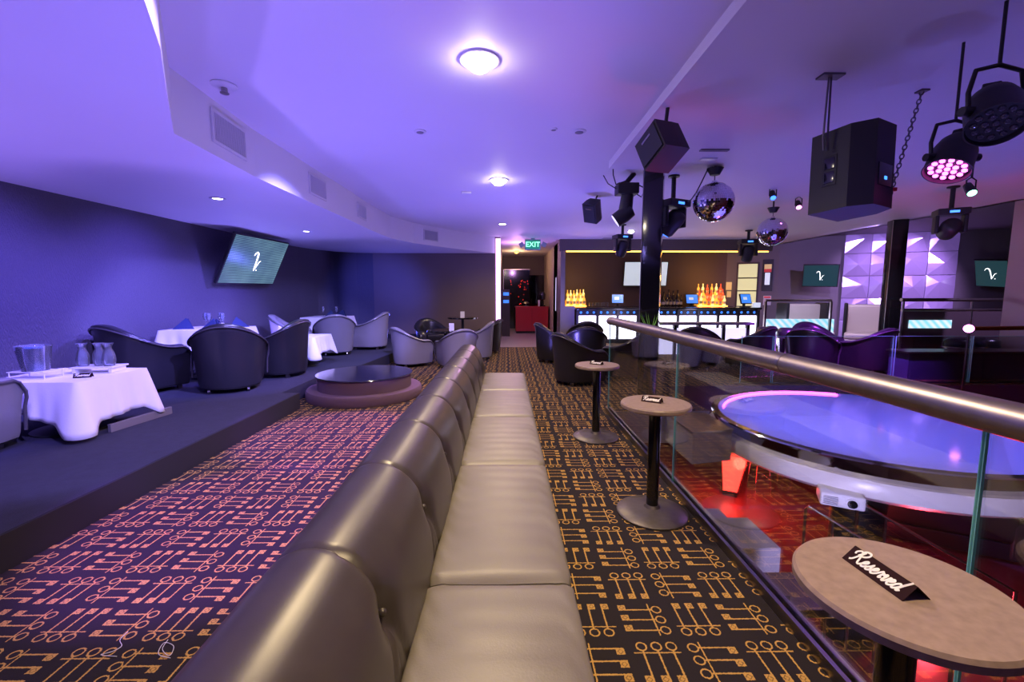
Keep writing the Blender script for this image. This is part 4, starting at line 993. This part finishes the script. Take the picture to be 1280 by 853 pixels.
point('pit_red', (p.x-.2, p.y-.6, ZL+.9), (1, .05, .03), 130, .1); point('pit_red', (5.0, 4.8, ZL+.45), (1, .04, .06), 90, .15); spot('pit_wash', (1.5, 1.5, -.25), (3.2, 3.6, -.3), (.6, .5, 1), 260, 80, .8, .06)  # pit_wash is an unseen spot added to brighten the stage band
def sofa(x, y, rz, label):
    t = thing('lounge_sofa', label, 'sofa', (x, y, ZL), rz, 'sofas on the lower level')
    G().box(-.8, .8, -.35, .4, .05, .3, .03).build('base', 'black_leather', t, 40); G().box(-.8, .8, .22, .42, .3, .85, .08).build('backrest', 'black_leather', t, 40)
    for q in (-1, 1):
        G().box(q*.39-.38, q*.39+.38, -.37, .22, .3, .46, .05).build('seat_cushion', 'black_leather', t, 40); G().box(q*.8-.09, q*.8+.09, -.36, .42, .05, .62, .06).build('arm', 'black_leather', t, 40)
p = atz(1120, 660, ZL); sofa(p.x+.3, p.y-.3, math.radians(150), 'black leather sofa on the lower level under the stage, near the projector')
p = atz(1230, 670, ZL); sofa(p.x+1.3, p.y-1.0, math.radians(-160), 'black leather sofa on the lower level under the stage, away from the projector')
# stair
st_ = thing('pit_stair', 'short wooden stair with purple end blocks going down into the pit', 'stair', (1.52, 1.9, ZL))
for k in range(11):
    z = 2.4 - k*.2; y = .1 + k*.26
    G().box(-.22, .22, y-.14, y+.14, z-.04, z, .004).build('tread', 'wood_tread', st_); G().box(-.22, .22, y+.115, y+.135, z-.21, z-.04).build('riser', 'riser', st_)
for q in (-.245,): G().hexa([(q-.02, -.05, 2.0), (q+.02, -.05, 2.0), (q+.02, 2.75, -.0), (q-.02, 2.75, -.0)], [(q-.02, -.05, 2.48), (q+.02, -.05, 2.48), (q+.02, 2.75, .36), (q-.02, 2.75, .36)]).build('stringer', 'fascia', st_)
G().box(.24, .62, 1.3, 1.78, 0, 1.88, .01).build('end_block', 'fascia', st_); G().box(.24, .62, 1.82, 2.3, 0, 1.7, .01).build('end_block', 'fascia', st_)
for k, (u, v) in enumerate(((1003, 690), (1068, 685))):
    p = aty(u, v, 4.2 + .1*k); hr = thing('stair_handrail', ('purple tube handrail beside the stone-look table, nearer the stair blocks', 'purple tube handrail beside the stone-look table, nearer the sofas')[k], 'handrail', (p.x, p.y, ZL))
    h = p.z - ZL + .5
    G().tube([(0, 0, 0), (0, 0, h-.04), (.015, -.015, h), (.45, -.35, h-.25), (.9, -.7, h-.5), (.9, -.7, 0)], .014, 8).build('rail', 'brushed', hr, 60)
    G().cyl((.18, -.14, 0), (.18, -.14, h-.1), .012).build('baluster', 'brushed', hr, 60)

# ================================================================== BAR
BY = 12.0
bar = thing('bar_counter', 'long bar counter with bright lit front panels and blue lamps under its top', 'bar', (4.3, BY, 0))
bx0, bx1 = 1.95-4.3, 6.95-4.3
G().box(bx0, bx1, .06, .55, 0, .93).build('body', 'dark_paint', bar); G().box(bx0-.05, bx1+.05, -.06, .62, .93, .985, .01).build('counter_top', 'black_gloss', bar, 40)
NP_ = 9; pw = (bx1-bx0)/NP_
lp = G().box(-pw/2+.04, pw/2-.04, .03, .06, .12, .76, .004).build('lit_panel', 'lit_panel', bar); mu = G().box(-.03, .03, .0, .06, .02, .92).build('mullion', 'black', bar)
pk = G().lathe([(0, -.012), (.028, -.012), (.034, 0), (0, 0)], 12).build('puck_lamp', 'blue_led', bar, 40)
for k in range(NP_):
    x = bx0 + (k+.5)*pw
    o = lp if k == 0 else inst(lp, 'lit_panel', bar); o.location = (x, 0, 0)
    o = mu if k == 0 else inst(mu, 'mullion', bar); o.location = (bx0 + k*pw, 0, 0)
    for j in (-1, 0, 1):
        o = pk if (k == 0 and j == -1) else inst(pk, 'puck_lamp', bar); o.location = (x + j*pw*.32, .045, .85); o.rotation_euler = (PI/2, 0, 0)
inst(mu, 'mullion', bar, (bx1, 0, 0)); G().box(bx0, bx1, .02, .06, 0, .1).build('kick_plate', 'black', bar); G().box(bx0, bx1, .045, .06, .78, .92).build('lamp_strip', 'black', bar)
point('bar_glow', (3.2, 11.2, .7), (.7, .6, 1), 14, .2); point('bar_glow', (5.4, 11.2, .7), (.7, .6, 1), 14, .2)
tag(G().box(1.64, 7.2, 12.14, 12.17, 2.50, 2.53).build('amber_light_strip', 'amber_glow'), 'thin amber light strip along the underside of the bar header', 'light strip')
point('bar_amber', (2.2, 13.6, 1.9), (1, .5, .15), 9, .1); point('bar_amber', (6.6, 13.6, 1.9), (1, .45, .1), 18, .1)
bk_ = thing('back_bar', 'dark back bar cabinet under the bottles behind the bar', 'cabinet', (4.5, 14.25, 0)); G().box(-2.85, 2.7, -.3, .33, 0, .92).build('body', 'dark_paint', bk_); G().box(-2.86, 2.72, -.33, .34, .92, .96, .005).build('worktop', 'black_gloss', bk_)
for k in range(6): G().box(-2.8+k*.92, -1.94+k*.92, -.315, -.301, .05, .88, .003).build('door', 'door_paint', bk_)
bot_p = [(0, 0), (.036, 0), (.04, .01), (.04, .17), (.034, .20), (.014, .235), (.013, .29), (.016, .292), (.016, .315), (0, .315)]
BM = {}
def bottle(x, y, z, m, group, label, s=1.0):
    t = thing('bottle', label, 'bottle', (x, y, z), random.random()*6, group); t.scale = (s, s, s*random.uniform(.92, 1.1))
    if m not in BM:
        BM[m] = (G().lathe(bot_p, 14).build('glass_body', m, t, 40), G().lathe([(.0405, .05), (.0405, .13)], 14, cap=False).build('paper_label', 'bottle_label', t, 40))
    else:
        for q in BM[m]: inst(q, q.name.split('.')[0], t)
    return t
def shelf(x0, x1, y, z, tiers, name, label):
    t = thing('bottle_shelf', label, 'shelf', ((x0+x1)/2, y, z)); hw = (x1-x0)/2
    for k in range(tiers):
        G().box(-hw, hw, -.22+.13*k, -.1+.13*k, 0, .03+.17*k, .003).build('lit_tier', 'amber_glow' if k == 0 else 'amber_shade', t)
    return t
BZ = .96; 
def row(x0, x1, n, y, z, ms, group, label, s=1.0):
    for k in range(n):
        m_ = ms[k % len(ms)]; bottle(x0 + (x1-x0)*(k+.5)/n, y, z, m_, group, label.replace('glowing', {'amber_bottle_pale': 'pale yellow glowing', 'amber_bottle': 'deep amber glowing', 'red_bottle': 'red glowing'}.get(m_, '')).replace('glowing amber bottle', 'glowing bottle'), s)
xa, xb = aty(708, 370, 13.95).x, aty(732, 370, 13.95).x
shelf(xa-.02, xb+.02, 14.1, BZ, 2, 's', 'two-tier amber lit bottle shelf at the partition end of the back bar')
row(xa, xb, 6, 13.94, BZ+.032, ['amber_bottle_pale', 'amber_bottle'], 'bottles on the amber shelf by the partition', 'glowing amber bottle on the lower tier of the shelf by the partition', 1.05)
row(xa, xb, 6, 14.07, BZ+.202, ['amber_bottle', 'amber_bottle_pale'], 'bottles on the amber shelf by the partition', 'glowing amber bottle on the upper tier of the shelf by the partition', 1.05)
xa, xb = aty(874, 370, 13.95).x, aty(908, 370, 13.95).x
shelf(xa-.02, xb+.02, 14.1, BZ, 3, 's', 'three-tier amber lit bottle shelf at the door end of the back bar')
row(xa, xb, 7, 13.94, BZ+.032, ['amber_bottle_pale', 'amber_bottle', 'red_bottle'], 'bottles on the amber shelf by the door', 'glowing bottle on the bottom tier of the shelf near the bar door', 1.05)
row(xa, xb, 7, 14.07, BZ+.202, ['red_bottle', 'amber_bottle', 'red_bottle'], 'bottles on the amber shelf by the door', 'glowing bottle on the middle tier of the shelf near the bar door', 1.05)
row(xa, xb, 6, 14.2, BZ+.372, ['amber_bottle', 'amber_bottle_pale', 'red_bottle'], 'bottles on the amber shelf by the door', 'glowing bottle on the top tier of the shelf near the bar door', 1.05)
xa, xb = aty(822, 370, 14.1).x, aty(853, 370, 14.1).x
row(xa, xb, 7, 14.05, BZ+.002, ['dark_bottle'], 'dark bottles on the back bar', 'shorter dark bottle with a white label in the front row below the pale television', 1.15)
row(xa+.05, xb, 5, 14.3, BZ+.002, ['dark_bottle'], 'dark bottles on the back bar', 'taller dark bottle with a white label in the rear row below the pale television', 1.6)
xa, xb = aty(738, 380, 13.9).x, aty(760, 380, 13.9).x
for k in range(7):
    o = lathe_thing('bar_glass', 'upturned bar glass beside the till, near the amber shelf by the partition', 'glass', [(0, 0), (.035, 0), (.042, .13), (.040, .13), (.033, .006), (0, .006)], (xa + (xb-xa)*k/6, 13.95 + .06*(k % 2), BZ+.002), 'clear_glass', 'upturned glasses on the back bar', 12)
def till(u, v, y, z, w_, label, rz=0):
    p = aty(u, v, y); t = thing('till_screen', label, 'till', (p.x, y, z), rz, 'tills on the bar')
    G().box(-.10, .10, -.08, .12, 0, .03, .006).build('foot', 'black_plastic', t); G().box(-.03, .03, .04, .09, .03, .2).build('stand', 'black_plastic', t)
    s_ = G().box(-w_/2, w_/2, -.0, .04, -w_*.4, w_*.4, .006).build('monitor', 'black_plastic', t); s_.location = (0, .0, .24); s_.rotation_euler = (-.3, 0, 0)
    G().box(-w_/2+.02, w_/2-.02, -.004, .0, -w_*.4+.02, w_*.4-.02).build('screen', 'screen_blue', s_)
    G().box(-w_*.25, w_*.1, -.006, -.004, -.03, .05).build('screen_window', 'screen_white', s_)
till(772, 378, 12.3, .985, .34, 'till with a blue screen on the bar, near the partition', -.2)
till(865, 375, 13.98, BZ, .40, 'till with a dark blue screen on the back bar, between bottle groups')
till(932, 380, 12.3, .985, .36, 'till with a blue screen at the door end of the bar', .25)
p = aty(945, 383, 12.3); o = G().box(-.09, .09, -.07, .07, 0, .13, .015).build('receipt_printer', 'screen_white'); o.location = (p.x, 12.3, .985); tag(o, 'small bluish receipt printer at the door end of the bar', 'printer')
# counters at the hall: red host desk, mirror glass
hd = thing('host_desk', 'bright red host desk in the hallway', 'desk', (.88, 15.1, 0))
G().box(-.56, .56, 0, .6, .08, .9, .004).build('front_body', 'red_laminate', hd); G().box(-.58, .58, -.02, .62, .9, .93, .004).build('desk_top', 'red_laminate', hd); G().box(-.54, .54, .03, .58, 0, .08).build('plinth', 'black', hd)
G().box(-.003, .003, -.003, 0, .09, .89).build('panel_joint', 'black', hd)
t = thing('water_dispenser', 'dark domed dispenser with white cups on the host desk', 'dispenser', (1.25, 15.3, .93)); G().lathe([(0, 0), (.11, 0), (.11, .04), (.03, .06), (.03, .2), (.1, .24), (.11, .42), (.07, .5), (0, .52)], 20).build('body', 'black_gloss', t, 40); G().lathe([(0, 0), (.03, 0), (.04, .22), (0, .22)], 12, (-.12, -.05, 0)).build('cup_stack', 'white', t, 40)
t = thing('desk_lamp', 'low dark desk lamp on the host desk, away from the dispenser', 'lamp', (.68, 15.35, .93)); G().lathe([(0, 0), (.09, 0), (.09, .02), (.01, .03), (.01, .1), (.12, .11), (.05, .17), (0, .18)], 20).build('body', 'brushed', t, 40)
struct(G().box(.35, 1.5, 17.52, 17.6, 0, 2.1).build('window_1', 'smoked_glass'))
md = thing('mirrored_cabinet', 'dark mirrored glass wall with tiny red lights at the end of the hallway', 'cabinet', (.45, 17.4, 0))
G().box(-.55, .45, -.05, .15, 0, 2.3).build('glass_face', 'black_gloss', md)
rl = G()
for k in range(26): rl.ball((random.choice((-.28, .12, .3))+random.uniform(-.12, .12), -.055, random.uniform(.9, 1.9)), .007, 6, 4)
rl.build('red_light_dots', 'red_led', md)['kind'] = 'stuff'
G().box(-.58, -.55, -.07, .16, 0, 2.33).build('frame', 'brushed', md); G().box(-.58, .48, -.07, .16, 2.3, 2.33).build('frame', 'brushed', md)
t = thing('cash_machine', 'dim kiosk with small blue screens on the hallway left wall', 'kiosk', (-.02, 14.2, 0)); G().box(-.13, .13, -.2, .2, 0, 1.5, .01).build('body', 'door_paint', t)
for z in (1.12, 1.36): G().box(-.08, .1, -.206, -.2, z-.05, z+.05).build('screen', 'screen_blue', t)
p = aty(693, 365, 12.9); o = G().box(-.012, .0, -.02, .02, -.5, .5).build('wall_light', 'lit_panel_soft'); o.location = (1.499, 13.3, 1.35); tag(o, 'narrow vertical wall light on the beige hallway wall', 'wall light')
# notices, poster
def dwM(t_, z, d_=-.012):
    p = DW0.lerp(DW1, t_); nrm = Vector((DW1.y-DW0.y, -(DW1.x-DW0.x))).normalized()
    return (p.x + nrm.x*-d_, p.y + nrm.y*-d_, z), math.atan2(DW1.y-DW0.y, DW1.x-DW0.x)
def notice(name, t_, z, w_, h_, m, label, cat, extra=()):
    loc, rz = dwM(t_, z); t = thing(name, label, cat, loc, rz)
    G().box(-w_/2, w_/2, -.012, .0, -h_/2, h_/2).build('board', m, t)
    for (a0, a1, b0, b1, mm) in extra: G().box(a0, a1, -.016, -.012, b0, b1).build('print_block', mm, t)
notice('lit_poster', .80, 1.95, .30, 1.0, 'black', 'tall framed poster with gold and red print beside the bar door', 'poster', ((-.1, .1, .2, .35, 'poster_gold'), (-.1, .1, .1, .2, 'poster_red'), (-.07, .07, -.3, .08, 'screen_white')))
notice('paper_notice', .82, 1.15, .22, .3, 'bottle_label', 'white paper notice with a pink heading under the framed poster', 'notice', ((-.09, .09, .08, .13, 'poster_red'),))
notice('paper_notice', .06, 1.62, .17, .26, 'poster_gold', 'upper yellow-lit paper notice left of the bar door', 'notice'); notice('paper_notice', .07, 1.35, .13, .2, 'poster_gold', 'lower yellow-lit paper notice left of the bar door', 'notice')
# ================================================================== FAR SIDE BEHIND THE STAGE
dc = thing('drink_counter', 'narrow purple-lit drink counter with glowing panels in front of the bar', 'counter', (3.95, 8.9, 0))
G().box(-1.05, 1.05, -.16, .16, .73, .78, .01).build('counter_top', 'fascia', dc, 40)
for k in range(4):
    G().box(-1.0+k*.5+.04, -1.0+k*.5+.46, .0, .03, .12, .66).build('lit_panel', 'lit_panel_soft', dc)
    G().box(-1.0+k*.5-.03, -1.0+k*.5+.03, -.02, .06, 0, .73).build('post', 'black', dc)
G().box(.97, 1.03, -.02, .06, 0, .73).build('post', 'black', dc)
lgd = thing('low_glass_guard', 'low clear glass guard panels along the floor edge behind the stage', 'guardrail', (5.6, 6.5, 0))
for u0, u1 in ((928, 966.5), (969, 1117.5), (1121, 1215), (1217.5, 1330)):
    a_, b_ = aty(u0, 420, 6.5).x-5.6, aty(u1, 420, 6.5).x-5.6
    q = G().box(a_, b_, -.006, .006, .012, .72).build('glass_panel', 'glass', lgd)
    e = G(); e.box(a_-.004, a_, -.007, .007, .012, .72); e.box(b_, b_+.004, -.007, .007, .012, .72); e.box(a_, b_, -.006, .006, .72, .724); e.build('panel_edge', 'glass_edge', q)
G().box(-2.2, 3.0, -.03, .03, 0, .012).build('base_channel', 'brushed', lgd)
def drum(u, v, y, r, h, label):
    p = aty(u, v, y); t = thing('drum_stool', label, 'stool', (p.x, y, 0), 0, 'chrome drum stools')
    G().lathe([(0, 0), (r, 0), (r, h*.72), (r*.99, h*.74), (0, h*.74)], 32).build('drum', 'chrome', t, 40)
    G().lathe([(r*1.02, h*.74), (r*1.05, h*.80), (r*.98, h*.92), (r*.7, h*.99), (0, h)], 32).build('cushion', 'black_leather', t, 50)
    G().lathe([(r*1.03, h*.70), (r*1.06, h*.72), (r*1.03, h*.745)], 32, cap=False).build('band', 'brushed', t, 50)
drum(957, 408, 8.5, .17, .72, 'chrome drum stool nearest the drink counter'); drum(984, 410, 8.5, .17, .70, 'chrome drum stool nearest the cream booth')
drum(1197, 440, 7.45, .19, .60, 'chrome drum stool behind the dark blue counter, nearer the tile panel post'); drum(1230, 440, 7.45, .19, .60, 'chrome drum stool behind the dark blue counter, nearer the wide post')
bl = thing('low_counter', 'dark blue low counter behind the low glass at the wide post end', 'counter', (7.35, 6.95, 0)); G().box(-1.0, 1.2, -.18, .18, 0, .42).build('body', 'steel_blue', bl); G().box(-1.05, 1.25, -.21, .2, .42, .45, .005).build('counter_top', 'brushed', bl)
def booth(u, v, y, w_, rz, label, h=.95):
    p = aty(u, v, y); t = thing('booth_seat', label, 'booth seat', (p.x, y, 0), rz, 'cream booth seats')
    G().box(-w_/2, w_/2, -.3, .3, .06, .34, .02).build('base', 'cream_vinyl', t, 40); G().box(-w_/2, w_/2, -.33, .2, .34, .48, .05).build('seat_cushion', 'cream_vinyl', t, 40)
    G().box(-w_/2, w_/2, .18, .34, .3, h, .06).build('backrest', 'cream_vinyl', t, 40)
    for q in (-1, 1): G().box(q*w_/2-.035, q*w_/2+.035, -.05, .38, .06, h+.03, .03).build('side_panel', 'black_leather', t, 40)
    G().box(-w_/2, w_/2, .34, .37, .08, h-.05).build('back_panel', 'black_leather', t); G().box(-w_/2+.05, w_/2-.05, -.25, .25, 0, .06).build('plinth', 'black', t)
booth(1008, 400, 10.3, .95, 0, 'cream booth seat seen through the clear glass box, facing the stage', 1.12)
booth(1084, 400, 9.8, .8, math.radians(-38), 'cream booth seat angled beside the tile panels', 1.12)
ds = thing('display_case', 'clear glass display screen in front of the cream booth seat', 'glass screen', (6.75, 9.3, 0))
a_, b_ = aty(957, 380, 9.3).x-6.75, aty(1039, 380, 9.3).x-6.75
G().box(a_, b_, -.008, .008, .03, 1.2).build('glass_panel', 'glass', ds); G().tube([(a_, 0, 1.22), (b_, 0, 1.22)], .025, 12).build('top_rail', 'rail_metal', ds, 40); G().box(a_, b_, -.03, .03, 0, .03).build('base_channel', 'brushed', ds)
for x in (a_, b_): G().box(x-.02, x+.02, -.02, .02, .03, 1.2).build('post', 'brushed', ds)
ls = G().box(-.75, .75, -.04, .04, .45, .80, .01); ls_ = thing('stripe_light_bench', 'low bench front lit with diagonal pastel stripes behind the display glass', 'bench', (6.55, 9.7, 0)); ls.build('striped_panel', 'glow_stripes', ls_); G().box(-.75, .75, -.03, .04, 0, .45).build('lower_panel', 'cream_vinyl', ls_)
# guard with dark tinted panel and two rails
dg = thing('tinted_guardrail', 'dark tinted guard panel with metal top rails in front of the tile panels', 'guardrail', (9.4, 8.6, 0))
a_, b_ = aty(1128, 380, 8.6).x-9.4, 2.2
G().box(a_, b_, -.01, .01, .05, 1.02).build('tinted_panel', 'tinted_panel', dg); G().tube([(a_-.03, 0, 1.24), (b_, 0, 1.24)], .035, 14).build('top_rail', 'rail_metal', dg, 40); G().tube([(a_, 0, 1.04), (b_, 0, 1.04)], .028, 14).build('lower_rail', 'rail_metal', dg, 40)
for x in (a_+.02, a_+1.4, b_-.05): G().cyl((x, 0, 0), (x, 0, 1.24), .022).build('post', 'brushed', dg)
G().box(a_+.15, a_+1.0, -.03, -.012, .68, .84).build('stripe_reflection', 'glow_stripes', dg)  # stripes reflected in the tinted panel, put in as a glowing strip
gd = thing('gold_rail', 'gold handrail with a violet ball end on a thin post', 'handrail', (aty(1211, 411, 5.9).x, 5.9, 0))
zz = aty(1211, 411, 5.9).z
G().tube([(0, 0, zz), (1.6, .1, zz+.01)], .03, 14).build('rail', 'gold_metal', gd, 40); G().ball((0, 0, zz), .055, 16, 12).build('ball_end', 'pink_led', gd, 60); G().cyl((0, 0, -.38), (0, 0, zz), .012).build('post', 'black', gd)
G().cyl((1.5, .1, -2.5), (1.5, .1, zz), .014).build('post', 'black', gd)
# far-wall tile panels; a mild violet glow is put in as wash light
tp = thing('tile_wall_panel', 'tall violet wall panel of embossed pearly square tiles', 'wall panel', (0, 0, 0))
x0_, y0_ = 10.15, far_y(10.15); dvec = Vector((6.2, -2.5)).normalized(); nv = Vector((-dvec.y, dvec.x))*-1
tp.location = (x0_ + nv.x*.04, y0_ + nv.y*.04, 0); tp.rotation_euler = (0, 0, math.atan2(dvec.y, dvec.x))
ts = .66
def tile(v):
    h = ts/2-.008; a_ = .13
    r = [(-h, -.0, -h), (0, -.02, -h), (h, 0, -h), (h, -.02, 0), (h, 0, h), (0, -.02, h), (-h, 0, h), (-h, -.02, 0)]
    c = [(0, -a_, 0)] if v == 0 else [(h*.35, -a_, h*.3)] if v == 1 else [(-h*.4, -a_, -h*.2)]
    g = G(); g.add(r + c + [(-h, .02, -h), (h, .02, -h), (h, .02, h), (-h, .02, h)], [(8, k, (k+1) % 8) for k in range(8)] + [(0, 9, 10, 2, 1), (2, 10, 11, 4, 3), (4, 11, 12, 6, 5), (6, 12, 9, 0, 7), (9, 12, 11, 10)])
    return g
tm = []
for i in range(4):
    for j in range(5):
        v = (i*2+j) % 3
        if len(tm) <= v or tm[v] is None:
            while len(tm) <= v: tm.append(None)
            o = tile(v).build('pearl_tile', 'pearl_tile', tp); tm[v] = o
        else: o = inst(tm[v], 'pearl_tile', tp)
        o.location = (.33 + i*ts, -.03, .24 + j*ts); o.rotation_euler = (0, PI/2*((i+j*3) % 4), 0)
spot('panel_wash', (10.9, 10.6, 2.9), (11.2, 12.6, 1.6), (.6, .35, 1), 420, 80, .6, .05)  # unseen spots added to brighten the tiles, booth, guard and armchairs here
spot('booth_wash', (6.2, 8.2, 2.7), (7.6, 10.2, .8), (.8, .6, 1), 260, 70, .6, .05)
spot('far_wash', (8.0, 9.4, 2.75), (9.6, 12.6, 1.5), (.45, .3, 1), 260, 90, .8, .05)
spot('far_wash', (9.2, 6.4, 3.0), (9.4, 8.6, .4), (.6, .4, 1), 300, 90, .8, .05)
spot('panel_wash', (5.2, 6.2, 2.7), (5.8, 7.6, .5), (.42, .06, 1), 1500, 60, .6, .05)
# amber lamp behind the post, plant on the guard end
p = aty(1113, 375, 10.6); t = thing('table_lamp', 'small lamp with an amber shade by the tile panel post', 'lamp', (p.x, 10.6, 0)); G().lathe([(0, 0), (.16, 0), (.16, .02), (.02, .04), (.02, .98), (0, .98)], 20).build('stand', 'black', t, 40); G().lathe([(.16, .98), (.10, 1.32), (.095, 1.32), (.155, .98)], 20, cap=False).build('shade', 'amber_shade', t, 40)
t = thing('green_plant', 'small spiky green plant against the foot of the glossy post', 'plant', (1.72, 5.18, 0)); 
G().lathe([(0, 0), (.07, 0), (.085, .9), (0, .9)], 20).build('tall_pot', 'black_gloss', t, 40)
for k in range(8):
    a_ = k*.8; q = .05+.012*k
    G().add([(0, -.012, .9), (.0, .012, .9), (q*math.cos(a_), q*math.sin(a_)+.008, 1.02), (q*1.6*math.cos(a_), q*1.6*math.sin(a_), 1.10+.012*k), (q*math.cos(a_), q*math.sin(a_)-.008, 1.02), (0, 0, .905), (q*math.cos(a_)+.004, q*math.sin(a_), 1.025)], [(0, 1, 2, 4), (4, 2, 3), (5, 6, 4), (5, 2, 6), (6, 2, 3), (6, 3, 4)]).build('leaf', 'leaf', t)

# loose cables under the ceiling and thread scraps on the carpet
a_ = Vector((aty(842, 236, 5.7).x + .16, 5.66, Z_CEIL-.34)); b_ = aty(892, 253, 5.0) + Vector((-.085, 0, .35))
tag(G().tube([a_, a_.lerp(b_, .25) - Vector((0, 0, .05)), a_.lerp(b_, .5) - Vector((0, 0, .06)), a_.lerp(b_, .75) - Vector((0, 0, .035)), b_], .008, 6).build('power_cable', 'black', None, 60), 'black cable sagging between the moving-head light and the larger mirror ball', 'cable')
a_ = aty(766, 214, 5.2); b_ = aty(783, 226, 5.55)
tag(G().tube([(a_.x, a_.y, Z_CEIL), (a_.x+.03, 5.3, Z_CEIL-.10), (a_.x+.10, 5.45, Z_CEIL-.17), (b_.x, b_.y, b_.z)], .007, 6).build('power_cable', 'black', None, 60), 'black cable looping from the ceiling panel corner to the lavender-lensed spotlight', 'cable')
def smooth_line(P_):
    r = []
    for i in range(len(P_)-1):
        P = [P_[max(0, min(len(P_)-1, k))] for k in (i-1, i, i+1, i+2)]
        for f in (0, .2, .4, .6, .8): r.append(.5*((2*P[1]) + (-P[0]+P[2])*f + (2*P[0]-5*P[1]+4*P[2]-P[3])*f*f + (-P[0]+3*P[1]-3*P[2]+P[3])*f**3))
    return r + [P_[-1]]
for (us, lab) in (([(160, 790), (150, 800), (152, 808), (140, 815), (126, 819), (146, 821)], 'loose white thread lying open on the violet-lit carpet'), ([(210, 800), (203, 812), (212, 820), (217, 808), (205, 804), (198, 818), (213, 823)], 'small tangle of white thread on the carpet close to the banquette')):
    pts = [atz(u, v, .004) for u, v in us]
    tag(G().tube(smooth_line(pts), .0012, 5).build('loose_thread', 'white', None, 60), lab, 'thread')
